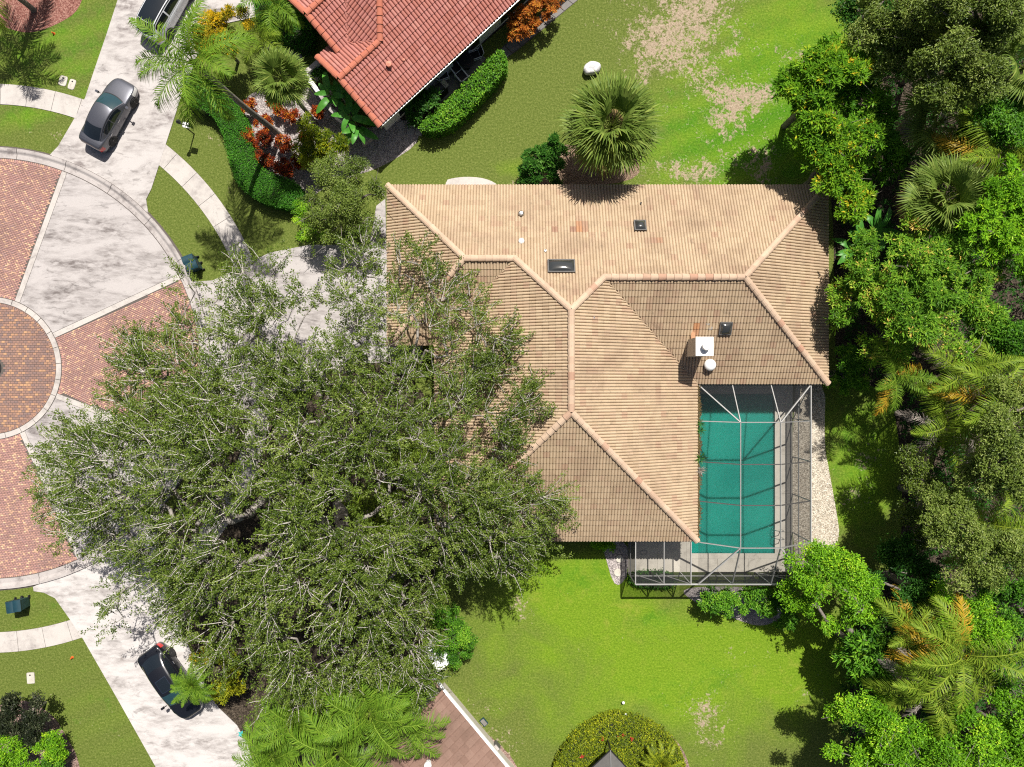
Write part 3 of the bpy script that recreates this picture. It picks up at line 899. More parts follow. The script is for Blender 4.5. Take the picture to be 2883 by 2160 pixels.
def cap_mesh(name, L, r, m, k=7):
    V, Fc = [], []
    for x, rr, dz in ((-L / 2 - .03, r * 1.06, .018), (L / 2, r * .9, -.004)):
        for i in range(k):
            t = math.pi * (i / (k - 1)) * 1.0
            V.append((x, rr * math.cos(t), rr * .72 * math.sin(t) + dz))
    for i in range(k - 1): Fc.append((i, i + 1, k + i + 1, k + i))
    b = len(V)                                  # thickness of the exposed end
    for i in range(k):
        t = math.pi * (i / (k - 1))
        V.append((-L / 2 - .03, r * .86 * math.cos(t), r * .55 * math.sin(t) - .01))
    for i in range(k - 1): Fc.append((b + i, b + i + 1, i + 1, i))
    return mesh(name, V, Fc, m, smooth=False)

def caps(roof, house, p0, p1, me, L, lift=.055, name='ridge_tile'):
    p0, p1 = np.array(p0, float), np.array(p1, float)
    D = p1 - p0; ln = np.linalg.norm(D); D /= ln
    n = max(1, round(ln / L)); hx = wloc(house)
    if D[2] < -1e-6: p0, D = p1, -D
    side = np.cross([0, 0, 1.0], D); side /= np.linalg.norm(side); upn = np.cross(D, side)
    sc = ln / n / L
    for i in range(n):
        c = p0 + D * ln * (i + .5) / n + upn * lift - hx
        o = bpy.data.objects.new(name, me); link(o, roof)
        o.matrix_local = Matrix([[D[r] * sc, side[r], upn[r], c[r]] for r in range(3)] + [[0, 0, 0, 1]]) @ Matrix.Rotation(random.uniform(-.03, .03), 4, 'Z')

def wall_ring(name, pts, z0, z1, m, house, t=.2):
    """a closed wall as a hollow ring"""
    n = len(pts)
    V, Fc = [], []
    c = np.mean(np.array(pts), 0)
    for z in (z0, z1):
        for p in pts: V.append((p[0], p[1], z))
    for i in range(n): Fc.append((i, (i + 1) % n, n + (i + 1) % n, n + i))
    return mk(name, V, Fc, m, house, wo=True)

OAK = [(610, 548), (700, 525), (790, 525), (850, 548), (868, 524), (930, 545), (998, 548), (985, 592), (1012, 640), (1087, 634), (1110, 680), (1125, 745), (1050, 775), (1095, 830), (1180, 828), (1197, 850), (1165, 940), (1140, 1030), (1185, 1058),
       (1242, 1092), (1236, 1130), (1170, 1140), (1190, 1180), (1207, 1200), (1150, 1245), (1100, 1240), (1045, 1195), (1000, 1230), (965, 1262), (942, 1320), (945, 1380), (930, 1410), (948, 1445), (930, 1488), (830, 1490), (720, 1490), (650, 1535),
       (560, 1525), (500, 1495), (455, 1450), (425, 1400), (372, 1330), (330, 1300), (280, 1262), (235, 1348), (250, 1225), (130, 1192), (122, 1130), (76, 1060), (100, 1000), (142, 920), (190, 882), (240, 868), (250, 780), (300, 730), (372, 702), (368, 640), (402, 600), (480, 622), (505, 570), (560, 562)]
OAKPX = [(a * K, b * K) for a, b in OAK]
def seen_free_of_oak(C):
    k = F / (H - C[:, 2])
    px = CX + C[:, 0] * k; py = CY - C[:, 1] * k
    return ~inside(OAKPX, px, py) & (px > 10) & (px < 2870) & (py > 10) & (py < 2150)

# ================================================================ MAIN HOUSE
EZ, TP = 2.9, .5
NY, XL, YSL = 11.57, -7.27, 2.27
XA, XB, YS = -4.5, 10.8, -9.17
XR, YSR = 18.45, .02
wL = (NY - YSL) / 2; wC = (XB - XA) / 2; wR = (NY - YSR) / 2
rL, rR, rx = NY - wL, NY - wR, (XA + XB) / 2
zL, zC, zR = EZ + TP * wL, EZ + TP * wC, EZ + TP * wR
A_ = (XL + wL, rL, zL); B_ = (XA + wL, rL, zL); C_ = (rx, NY - wC, zC); D_ = (rx, YS + wC, zC); E_ = (XB - wR, rR, zR); F_ = (XR - wR, rR, zR)
e = lambda x, y: (x, y, EZ)
main = thing('house', 'large tan-tiled hip roof house beside the screened pool', 'house', (4.0, 1.5, 0))
under, store = [], []
prof = barrel_profile(.345, 5, .072)
for pts, up in (([e(XL, NY), e(XR, NY), F_, E_, C_, B_, A_], (0, -1)), ([e(XL, YSL), e(XL, NY), A_], (1, 0)), ([e(XL, YSL), A_, B_, e(XA, YSL)], (0, 1)),
                ([e(XA, YS), D_, C_, B_, e(XA, YSL)], (1, 0)), ([e(XA, YS), e(XB, YS), D_], (0, 1)), ([e(XB, YS), e(XB, YSR), E_, C_, D_], (-1, 0)),
                ([e(XB, YSR), e(XR, YSR), F_, E_], (0, 1)), ([e(XR, YSR), e(XR, NY), F_], (-1, 0))):
    # start the plane's frame on its eave
    roof_plane(main, under, pts, up, .385, .345, None, None, prof, store)
roof = roof_under('roof', under, M['tan_under'], main)
RUST = [(1565, 650), (1612, 650), (1624, 633), (1638, 650), (1645, 640), (1650, 650), (1834, 679), (1852, 687), (1955, 922), (1962, 935)]
def rusty(Cc):
    k = F / (H - Cc[:, 2]); px = CX + Cc[:, 0] * k; py = CY - Cc[:, 1] * k
    r = np.zeros(len(Cc), bool)
    for a, b in RUST: r |= (np.abs(px - a) < 9) & (np.abs(py - b) < 8)
    return r
finish_roof(main, roof, store, M['tan_tile'], 290, 'tile', seen_free_of_oak, rusty, M['rust_tile'])
capm = cap_mesh('ridge_tile', .42, .19, M['tan_ridge'])
for a, b in ((e(XL, NY), A_), (e(XL, YSL), A_), (A_, B_), (B_, C_), (C_, E_), (E_, F_), (e(XR, NY), F_), (e(XR, YSR), F_), (C_, D_), (e(XA, YS), D_), (e(XB, YS), D_)):
    caps(roof, main, a, b, capm, .42)
O_ = .55
wall_ring('wall', [(XL + O_, NY - O_), (XL + O_, YSL + O_), (XA + O_, YSL + O_), (XA + O_, YS + O_), (XB - O_, YS + O_), (XB - O_, YSR + O_), (XR - O_, YSR + O_), (XR - O_, NY - O_)], 0, EZ - .12, M['stucco'], main)
ev = [(XL, NY), (XL, YSL), (XA, YSL), (XA, YS), (XB, YS), (XB, YSR), (XR, YSR), (XR, NY)]
prism('soffit', [(x * .9995, y * .9995) for x, y in ev], EZ - .16, EZ - .08, M['white'], main)
for (x0, y0), (x1, y1) in zip(ev, ev[1:] + ev[:1]):
    MB().bar((x0, y0, EZ - .06), (x1, y1, EZ - .06), .04, .16).build('fascia_board', M['tan_under'], main, wo=True)
for x0, x1, y in ((-2.6, -.4, YS + O_ - .02), (2.0, 4.4, YS + O_ - .02), (6.3, 8.2, YS + O_ - .02), (12.0, 14.6, YSR + O_ - .02)):
    w = MB().box(x0, x1, y - .05, y + .02, .9, 2.2).build('window', M['white'], main, wo=True)
    MB().box(x0 + .08, x1 - .08, y - .065, y - .055, .98, 2.12).build('pane', M['glass_dark'], w, wo=True)
# gutter full of leaf litter along the pool side
gut = MB().box(XB - .02, XB + .16, YS, YSR - .1, EZ - .14, EZ - .04).build('gutter', M['gutter_dark'], main, wo=True)
n = 2600
c = np.stack([XB - .05 + rng.random(n) * .24, YS + .1 + rng.random(n) * (YSR - YS - .2), EZ - .02 + rng.random(n) * .07], 1)
c[:, 0] += .06 * np.sin(c[:, 1] * 3.1)
th = rng.random(n) * 6.28
V, Fc = leaves(c, np.stack([np.cos(th), np.sin(th), rng.normal(0, .25, n)], 1), np.stack([rng.normal(0, .4, n), rng.normal(0, .4, n), np.ones(n)], 1), .10 + rng.random(n) * .10, .02 + rng.random(n) * .02)
tag(mk('leaf_debris', V, Fc, M['frond_dead'], gut, fv=rng.random(n) * .7, wo=True), kind='stuff')

def on_roof(px, py, plane):
    """point where the line of sight through a photo pixel meets a slope given by z = EZ + TP * dist"""
    z = 4.5
    for _ in range(12):
        x, y, _z = P(px, py, z); z = EZ + TP * plane(x, y)
    return np.array((x, y, z))
pN = lambda x, y: NY - y
pSR = lambda x, y: y - YSR
pEC = lambda x, y: XB - x

def skylight(px, py, w, h, plane, grad, label, dome_h=.16):
    c = on_roof(px, py, plane) - wloc(main)
    s = bpy.data.objects.new('skylight', None); link(s, main)
    s.location = tuple(c); s.rotation_euler = (math.atan(TP) * grad, 0, 0)
    s['label'] = label
    m = MB()
    for a in ((-w / 2, w / 2, -h / 2, -h / 2 + .06), (-w / 2, w / 2, h / 2 - .06, h / 2), (-w / 2, -w / 2 + .06, -h / 2 + .06, h / 2 - .06), (w / 2 - .06, w / 2, -h / 2 + .06, h / 2 - .06)):
        m.box(*a, .0, .22)
    m.build('frame', M['bronze'], s)
    n = 12
    V, Fc = [], []
    for j in range(n + 1):
        for i in range(n + 1):
            u, v = i / n * 2 - 1, j / n * 2 - 1
            z = .19 + dome_h * ((1 - abs(u) ** 2.4) * (1 - abs(v) ** 2.4)) ** .6
            V.append((u * (w / 2 - .055), v * (h / 2 - .055), z))
    for j in range(n):
        for i in range(n): Fc.append((j * (n + 1) + i, j * (n + 1) + i + 1, (j + 1) * (n + 1) + i + 1, (j + 1) * (n + 1) + i))
    mk('dome', V, Fc, M['dome'], s, smooth=True)
skylight(1580, 754, 1.5, .85, pN, -1, 'wide rectangular smoked skylight dome near the valley')
skylight(1801, 640, .68, .72, pN, -1, 'small square smoked skylight below the fan palm')
skylight(2041, 922, .70, .76, pSR, 1, 'small square black skylight beside the chimney')
def vent(px, py, plane, r, h, m, cap=True, label=None):
    c = on_roof(px, py, plane) - wloc(main)
    b = MB().lathe([(r * .75, -.1), (r * .75, h * .6), (r, h * .6), (r, h * .8), (r * .6, h), (0, h * 1.03)] if cap else [(r, -.1), (r, h), (r * .8, h), (r * .8, h - .05), (0, h - .05)], 14, tuple(c)).build('roof_vent', m, main)
    if label: b['label'] = label
vent(1467, 604, pN, .16, .34, M['metal'], True, 'silver roof vent cap')
vent(1468, 680, pN, .16, .24, M['white'], True, 'white roof vent cap')
vent(1535, 707, pN, .07, .22, M['metal'], False)
vent(1803, 574, pN, .05, .22, M['gutter_dark'], False)
vent(1672, 895, pEC, .05, .14, M['metal'], False)
# chimney
cx0, cx1, cy0, cy1, cz = 9.98, 10.88, 1.53, 2.50, 6.06
ch = MB().box(cx0, cx1, cy0, cy1, 3.0, cz - .06).build('chimney', M['stucco'], main, wo=True)
MB().box(cx0 - .03, cx1 + .03, cy0 - .03, cy1 + .03, cz - .055, cz).build('chimney_cap', M['white'], ch, wo=True)
MB().lathe([(.16, 0), (.16, .22), (.23, .22), (.23, .28), (.20, .36), (.1, .40), (0, .41)], 18, ((cx0 + cx1) / 2 + .02, (cy0 + cy1) / 2 - .02, cz)).build('flue_cap', M['white'], ch, smooth=False, wo=True)
MB().box(cx0 + .12, cx0 + .36, cy1 + .01, cy1 + .75, 4.15, 4.45).build('cricket', M['rust_tile'], ch, wo=True)
c = on_roof(1996, 1028, pSR)
MB().lathe([(.20, -.2), (.20, .22), (.34, .20), (.345, .26), (.30, .36), (.20, .43), (.08, .46), (0, .465)], 22, tuple(c)).build('attic_fan', M['white'], main, smooth=True, wo=True)['label'] = 'round cream mushroom attic fan'
for px, py, r in ((1992, 914, .09), (2000, 925, .12)):
    c = on_roof(px, py, pSR)
    a = np.array([(math.cos(t) * r * random.uniform(.6, 1.5), math.sin(t) * r * random.uniform(.5, .9)) for t in np.linspace(0, 6.28, 9)[:-1]])
    V = [(c[0] + p[0], c[1] + p[1], EZ + TP * (c[1] + p[1] - YSR) + .115) for p in a]
    mk('broken_tile', V + [(v[0], v[1], v[2] - .03) for v in V], [tuple(range(8)), tuple(range(8, 16))[::-1]] + [(i, (i + 1) % 8, 8 + (i + 1) % 8, 8 + i) for i in range(8)], M['grey_wall'], main, wo=True)

# ================================================================ RED-ROOFED HOUSE
Kr = P(1069, 354, 2.9)
ur, vr = np.array((.736, .677, 0)), np.array((-.677, .736, 0))     # along the eave, inward
TR = .4
def rp(a, b, z): return tuple(Kr * np.array((1, 1, 0)) + ur * a + vr * b + np.array((0, 0, z)))
zr1 = 2.9 + TR * 3.05
red = thing('house', 'red clay-tiled house at the top edge of the picture', 'house', tuple(Kr + ur * 8 + vr * 6 - np.array((0, 0, 2.9))))
under, store = [], []
zA = lambda a, b: 2.9 + TR * b
zB = lambda a, b: zr1 - TR * (b - 3.05)
zCc = lambda a, b: zr1 + TR * (a - 3.15)
zD = lambda a, b: 3.66 + TR * (b - 4.67)
zD2 = lambda a, b: 3.66 + TR * 2.13 - TR * (b - 6.8)
profr = barrel_profile(.42, 5, .085)
for zz, pts, up in ((zA, [(0, 0), (17, 0), (17, 9.05), (9.15, 9.05), (3.15, 3.05), (0, 3.05)], vr), (zB, [(0, 5.2), (0, 3.05), (3.15, 3.05), (1.0, 5.2)], -vr),
                    (zCc, [(1.0, 5.2), (3.15, 3.05), (9.15, 9.05), (3.2, 15), (1.95, 8.93), (4.08, 6.8), (1.95, 4.67)], ur),
                    (zD, [(1.05, 4.5), (1.78, 4.5), (4.08, 6.8), (1.05, 6.8)], vr), (zD2, [(1.05, 8.93), (1.05, 6.8), (4.08, 6.8), (1.95, 8.93)], -vr)):
    roof_plane(red, under, [rp(a, b, zz(a, b)) for a, b in pts], up[:2], .41, .42, None, None, profr, store, butt=.042)
rroof = roof_under('roof', under, M['red_under'], red)
finish_roof(red, rroof, store, M['red_tile'], 300, 'tile', seen_free_of_oak)
capr = cap_mesh('ridge_tile', .45, .18, M['red_ridge'])
for a, b, zz in (((0, 3.05), (3.15, 3.05), zA), ((3.15, 3.05), (9.15, 9.05), zA), ((1.05, 6.8), (4.08, 6.8), zD)):
    caps(rroof, red, rp(*a, zz(*a)), rp(*b, zz(*b)), capr, .45, .07)
for a, b, z0, z1 in (((0, 0), (0, 3.05), zA, zA), ((0, 5.2), (0, 3.05), zB, zA), ((1.05, 4.5), (1.05, 6.8), zD, zD), ((1.05, 8.93), (1.05, 6.8), zD2, zD)):
    caps(rroof, red, rp(*a, z0(*a)), rp(*b, z1(*b)), capr, .45, .05, 'rake_tile')
hb = [(.4, .6), (16.6, .6), (16.6, 11), (2.0, 11), (2.0, 4.9), (.4, 4.9)]
wall_ring('wall', [rp(a, b, 0)[:2] for a, b in hb], 0, 2.9, M['white_wall'], red)
V = [rp(.4, .6, 2.85), rp(.4, 5.0, 2.85), rp(.4, 5.0, zB(0, 5.0) - .1), rp(.4, 3.05, zr1 - .1), rp(.4, .6, zA(0, .6) - .1)]
mk('gable', V, [(0, 1, 2, 3, 4)], M['white_wall'], red, wo=True)
gt = MB().bar(rp(-.05, -.06, 2.84), rp(17, -.06, 2.84), .12, .12).build('gutter', M['metal'], red, wo=True)
MB().bar(rp(0, .02, 2.80), rp(17, .02, 2.80), .03, .2).build('fascia_board', M['gutter_dark'], red, wo=True)
for a0 in (1.5, 6.0, 10.0):
    w = MB().bar(rp(a0, .59, 1.3), rp(a0 + 2.4, .59, 1.3), .06, 2.0).build('window', M['white'], red, wo=True)
    MB().bar(rp(a0 + .1, .55, 1.3), rp(a0 + 2.3, .55, 1.3), .04, 1.8).build('pane', M['glass_dark'], w, wo=True)
k = rp(4.1, 2.05, zA(0, 2.05))
for (a, b, r, h) in ((2.66, 1.85, .14, .38), (3.5, 1.55, .06, .2)):
    MB().lathe([(r, -.1), (r, h * .7), (r * 1.25, h * .7), (r * 1.2, h * .85), (0, h)], 12, rp(a, b, zA(a, b))).build('roof_vent', M['terracotta'], red, wo=True)

# ================================================================ BROWN-ROOFED HOUSE
Kb = P(1248, 1949, 2.75)
ub, vb = np.array((.64, -.768, 0)), np.array((-.768, -.64, 0))
TB = .34
def bp_(a, b, z): return tuple(Kb * np.array((1, 1, 0)) + ub * a + vb * b + np.array((0, 0, z)))
zE = lambda a, b: 2.75 + TB * b
zW = lambda a, b: 2.75 + TB * 3.85 - TB * (b - 3.85)
brown = thing('house', 'brown flat-tiled roof house at the bottom edge', 'house', tuple(Kb + ub * 5 + vb * 4 - np.array((0, 0, 2.75))))
under, store = [], []
pf = (np.array([-.225, -.19, -.15, .19, .21, .225]), np.array([0, .012, .006, .006, .014, .0]))
for zz, pts, up in ((zE, [(0, 0), (12, 0), (12, 3.85), (0, 3.85)], vb), (zW, [(0, 7.7), (0, 3.85), (12, 3.85), (12, 7.7)], -vb)):
    roof_plane(brown, under, [bp_(a, b, zz(a, b)) for a, b in pts], up[:2], .44, .45, None, None, pf, store, butt=.035)
broof = roof_under('roof', under, M['brown_under'], brown)
finish_roof(brown, broof, store, M['brown_tile'], 300, 'tile', lambda Cc: np.ones(len(Cc), bool))
capb = cap_mesh('ridge_tile', .44, .15, M['brown_tile'])
caps(broof, brown, bp_(0, 3.85, zE(0, 3.85)), bp_(12, 3.85, zE(0, 3.85)), capb, .44, .04)
for bb in ((0, 3.85), (7.7, 3.85)):
    zz = zE if bb[0] == 0 else zW
    caps(broof, brown, bp_(0, bb[0], zz(0, bb[0])), bp_(0, 3.85, zE(0, 3.85)), capb, .44, .03, 'rake_tile')
wall_ring('wall', [bp_(a, b, 0)[:2] for a, b in ((.3, .5), (11.7, .5), (11.7, 7.2), (.3, 7.2))], 0, 2.85, M['stucco'], brown)
mk('gable', [bp_(.3, .5, 2.8), bp_(.3, 7.2, 2.8), bp_(.3, 3.85, zE(0, 3.85) - .1)], [(0, 1, 2)], M['stucco'], brown, wo=True)
MB().bar(bp_(-.1, -.10, 2.72), bp_(12, -.10, 2.72), .18, .14).build('gutter', M['white'], brown, wo=True)
MB().bar(bp_(-.9, -.08, 2.55), bp_(-.1, -.08, 2.55), .16, .1).build('downpipe', M['white'], brown, wo=True)
k = np.array(bp_(5.2, 3.3, zE(5, 3.3)))
MB().lathe([(.16, -.1), (.16, .25), (.22, .25), (.2, .33), (0, .36)], 14, tuple(P(1206, 2149, 4.1))).build('roof_vent', M['white'], brown, wo=True)
# ================================================================ POOL AND SCREEN CAGE
x0, x1, y0, y1 = POOL
pool = thing('swimming_pool', 'rectangular swimming pool of teal water under the screen cage', 'swimming pool', ((x0 + x1) / 2, (y0 + y1) / 2, 0))
b = MB()
b.box(x0 - .1, x1 + .1, y0 - .1, y1 + .1, -1.6, -1.5)
for a in ((x0 - .1, x0, y0 - .1, y1 + .1), (x1, x1 + .1, y0 - .1, y1 + .1), (x0, x1, y0 - .1, y0), (x0, x1, y1, y1 + .1)): b.box(*a, -1.5, -.005)
b.build('basin', M['plaster'], pool, wo=True)
MB().box(x0 + .002, x1 - .002, y0 + .002, y1 - .002, -1.45, -.12).build('water', M['water'], pool, wo=True)
for a in ((x0 - .3, x0 + .02, y0 - .3, y1 + .3), (x1 - .02, x1 + .3, y0 - .3, y1 + .3), (x0 + .02, x1 - .02, y0 - .3, y0 + .02), (x0 + .02, x1 - .02, y1 - .02, y1 + .3)):
    MB().box(*a, .0, .052).build('coping', M['deck'], pool, wo=True)
# steel ladder
lad = bpy.data.objects.new('ladder', None); link(lad, pool)
for dy in (-.25, .25):
    m_ = MB()
    pts = [(x1 + .35, y0 + 1.3 + dy, .05), (x1 + .3, y0 + 1.3 + dy, .75), (x1 + .05, y0 + 1.3 + dy, .85), (x1 - .15, y0 + 1.3 + dy, .6), (x1 - .18, y0 + 1.3 + dy, -.9)]
    for p, q in zip(pts, pts[1:]): m_.tube(p, q, .022, k=8)
    m_.build('rail', M['metal'], lad, wo=True)
for z in (-.2, -.5): MB().box(x1 - .25, x1 - .13, y0 + 1.07, y0 + 1.53, z - .02, z + .02).build('rung', M['metal'], lad, wo=True)

deck = bpy.data.objects.new('pool_deck', None); link(deck)
tag(deck, 'pale concrete deck around the swimming pool', kind='structure')
c0, c1, d0, d1 = 7.25, 17.55, -11.79, .5
for a in ((c0, x0 - .3, d0, d1 if False else -8.6), (x0 - .3, x1 + .3, d0, y0 - .3), (x1 + .3, c1, d0, d1), (x0 - .3, x1 + .3, y1 + .3, d1), (XB - 1, x0 - .3, -8.6, d1)):
    nx = max(1, round((a[1] - a[0]) / 2.3)); ny = max(1, round((a[3] - a[2]) / 2.4))
    for i in range(nx):
        for j in range(ny):
            MB().box(a[0] + (a[1] - a[0]) * i / nx + .006, a[0] + (a[1] - a[0]) * (i + 1) / nx - .006, a[2] + (a[3] - a[2]) * j / ny + .006, a[2] + (a[3] - a[2]) * (j + 1) / ny - .006, -.02, .045).build('slab', M['deck'], deck)

cage = thing('pool_cage', 'white-framed insect screen cage enclosing the swimming pool', 'screen enclosure', (12.5, -6, 0))
EZc, TZc = 2.75, 4.3
gx = [XB + .12, 12.93, 15.2, c1]; gy = [-.06, -2.2, -4.58, -6.9, -9.31, d0]
def cz(x, y):
    fx = min(1, (x - gx[0]) / (gx[1] - gx[0]), (gx[3] - x) / (gx[3] - gx[2])); fy = min(1, (gy[0] - y) / (gy[0] - gy[1]), (y - gy[5]) / (gy[4] - gy[5]))
    return EZc + (TZc - EZc) * max(0, min(fx, fy))
def pt(i, j): return (gx[i], gy[j], cz(gx[i], gy[j]))
def beam(p, q, w=.05, h=.10, m='alu', nm='beam'): MB().bar(p, q, w, h).build(nm, M[m], cage, wo=True)
for j in (1, 2, 3, 4):                                  # cross beams
    mm = 'alu' if j in (1, 4) else 'bronze'
    beam((gx[0], gy[j], cz(gx[0], gy[j]) if j in (1, 4) else EZc), (gx[1], gy[j], TZc), m=mm)
    beam((gx[1], gy[j], TZc), (gx[2], gy[j], TZc), m=mm); beam((gx[2], gy[j], TZc), (gx[3], gy[j], EZc), m=mm)
for i in (1, 2):
    beam((gx[i], gy[0], EZc), (gx[i], gy[1], TZc))
    for j in (1, 2, 3): beam((gx[i], gy[j], TZc), (gx[i], gy[j + 1], TZc))
    beam((gx[i], gy[4], TZc), (gx[i], gy[5], EZc))
for i, j, ii, jj in ((0, 0, 1, 1), (3, 0, 2, 1), (0, 5, 1, 4), (3, 5, 2, 4)):
    beam((gx[i], gy[j], EZc), (gx[ii], gy[jj], TZc), .06, .12)
beam((gx[0] - .3, gy[5], EZc), (gx[3], gy[5], EZc), .07, .12); beam((gx[3], gy[0], EZc), (gx[3], gy[5], EZc), .07, .12)
lx = [c0, 8.92, 10.5]
for x in lx: beam((x, YS - .05, EZc + .06), (x, d0, EZc), .06, .11)
beam((c0, d0, EZc), (gx[0] - .3, d0, EZc), .07, .12); beam((c0, YS - .06, EZc + .05), (10.5, YS - .06, EZc + .05), .08, .12)
def post(x, y): beam((x, y, 0.03), (x, y, EZc), .055, .055, nm='post')
for y in gy[1:]: post(gx[3], y)
for x in (c0, 8.92, 10.5, gx[1], gx[2]): post(x, d0)
post(c0, YS - .1)
for z in (.95,):
    nm = 'rail'
    beam((gx[3], gy[0], z), (gx[3], d0, z), .05, .06, nm=nm); beam((c0, d0, z), (gx[3], d0, z), .05, .06, nm=nm); beam((c0, YS, z), (c0, d0, z), .05, .06, nm=nm)
for a, b_ in (((c0, d0, .1), (8.92, d0, 2.7)), ((10.5, d0, 2.7), (8.92, d0, .1)), ((gx[3], d0, 2.7), (gx[2], d0, .1)), ((gx[3], gy[1], .1), (gx[3], gy[0], 2.7))):
    beam(a, b_, .04, .05, nm='brace')
def panel(pts): mk('screen_panel', pts, [tuple(range(len(pts)))], M['screen'], cage, wo=True)
s = .012
T = lambda x, y, z: (x, y, z + .06)
for j in range(1, 4):
    panel([T(gx[0], gy[j], EZc), T(gx[1], gy[j], TZc), T(gx[1], gy[j + 1], TZc), T(gx[0], gy[j + 1], EZc)])
    panel([T(gx[1], gy[j], TZc), T(gx[2], gy[j], TZc), T(gx[2], gy[j + 1], TZc), T(gx[1], gy[j + 1], TZc)])
    panel([T(gx[2], gy[j], TZc), T(gx[3], gy[j], EZc), T(gx[3], gy[j + 1], EZc), T(gx[2], gy[j + 1], TZc)])
for j, jj in ((0, 1), (5, 4)):
    panel([T(gx[1], gy[j], EZc), T(gx[2], gy[j], EZc), T(gx[2], gy[jj], TZc), T(gx[1], gy[jj], TZc)])
    panel([T(gx[0], gy[j], EZc), T(gx[1], gy[j], EZc), T(gx[1], gy[jj], TZc)]); panel([T(gx[0], gy[j], EZc), T(gx[1], gy[jj], TZc), T(gx[0], gy[jj], EZc)])
    panel([T(gx[3], gy[j], EZc), T(gx[2], gy[j], EZc), T(gx[2], gy[jj], TZc)]); panel([T(gx[3], gy[j], EZc), T(gx[2], gy[jj], TZc), T(gx[3], gy[jj], EZc)])
for a, b_ in zip(lx, lx[1:]): panel([(a, YS - .05, EZc + .12), (b_, YS - .05, EZc + .12), (b_, d0, EZc + .06), (a, d0, EZc + .06)])
for a, b_ in zip(gy, gy[1:]): panel([(gx[3], a, .1), (gx[3], b_, .1), (gx[3], b_, EZc), (gx[3], a, EZc)])
for a, b_ in zip([c0, 8.92, 10.5, gx[1], gx[2]], [8.92, 10.5, gx[1], gx[2], gx[3]]): panel([(a, d0, .1), (b_, d0, .1), (b_, d0, EZc), (a, d0, EZc)])
panel([(c0, YS, .1), (c0, d0, .1), (c0, d0, EZc), (c0, YS, EZc)])

# things on the deck
hose = thing('garden_hose', 'coiled pale hose lying in the shaded porch corner', 'hose', (*P(1812, 1556)[:2], .045))
m_ = MB()
for q in range(22):
    a0, a1 = q * .55, (q + 1) * .55
    r0, r1 = .26 - q * .004, .26 - (q + 1) * .004
    m_.tube((r0 * math.cos(a0), r0 * .7 * math.sin(a0), .03 + q * .001), (r1 * math.cos(a1), r1 * .7 * math.sin(a1), .03 + (q + 1) * .001), .016, k=6)
m_.build('coil', M['alu'], hose)
# ================================================================ PLANTS
def grow(base, top, targets, r_tip, jit=.12, expo=.47, sag=0.0):
    """greedy branching: every target joins the nearest twig already grown. Returns tube arrays."""
    nodes = [np.array(base), np.array(top)]; par = [-1, 0]
    T = np.array(targets)
    T = T[np.argsort(np.linalg.norm(T - nodes[1], axis=1))]
    NP = np.zeros((2 + 2 * len(T), 3)); NP[0], NP[1] = nodes
    n = 2
    tipd = np.zeros(2 + 2 * len(T))
    root = np.array(top)
    for t in T:
        C = NP[1:n]
        d = np.linalg.norm(C - t, axis=1) + .35 * tipd[1:n] * 0 + np.where(np.linalg.norm(C - root, axis=1) > np.linalg.norm(t - root), 1.5, 0)
        p = 1 + int(np.argmin(d))
        a = NP[p]
        L = np.linalg.norm(t - a)
        mid = a + (t - a) * random.uniform(.4, .6) + rng.normal(0, jit * L, 3) * np.array((1, 1, .6)) + np.array((0, 0, .08 * L - sag * L))
        NP[n] = mid; par.append(p); NP[n + 1] = t; par.append(n); n += 2
    w = np.ones(n)
    for i in range(n - 1, 0, -1): w[par[i]] += w[i] if i > 0 else 0
    r = r_tip * w ** expo
    i = np.arange(1, n); p = np.array(par[1:])
    r1 = r[i]; r0 = np.minimum(r[p], r1 * 1.35)
    r0[0] = r[0]
    return NP[p], NP[i], r0, r1

def pnoise(p, f): return mnoise.noise(Vector((p[0] * f, p[1] * f, p[2] * f)))

def spray(C, n, spread, up, L, W, rg, whorl=False, out=None):
    """n leaves round every cluster centre; up: how much blades face the sky"""
    m = len(C)
    c = np.repeat(C, n, 0)
    if whorl:
        th = np.tile(np.arange(n) * 2.4, m) + np.repeat(rg.random(m) * 6.28, n)
        el = rg.normal(.15, .35, m * n)
        A = np.stack([np.cos(th) * np.cos(el), np.sin(th) * np.cos(el), np.sin(el)], 1)
        if out is not None: A = A + np.repeat(out, n, 0) * .35
        c = c + A * spread * .15 * rg.random((m * n, 1)) + rg.normal(0, spread * .12, (m * n, 3))
        Nn = np.array([[0, 0, 1.]]) + rg.normal(0, .25, (m * n, 3))
    else:
        d = unit(rg.normal(0, 1, (m * n, 3))) * (rg.random((m * n, 1)) ** .5) * spread
        c = c + d * np.array([[1, 1, .7]])
        th = rg.random(m * n) * 6.28
        el = rg.normal(0, .5, m * n)
        A = np.stack([np.cos(th) * np.cos(el), np.sin(th) * np.cos(el), np.sin(el)], 1)
        Nn = np.stack([rg.normal(0, .55, m * n), rg.normal(0, .55, m * n), np.full(m * n, up)], 1)
    LL = L * (.7 + .6 * rg.random(m * n)); WW = W * (.75 + .5 * rg.random(m * n))
    return c, A, Nn, LL, WW

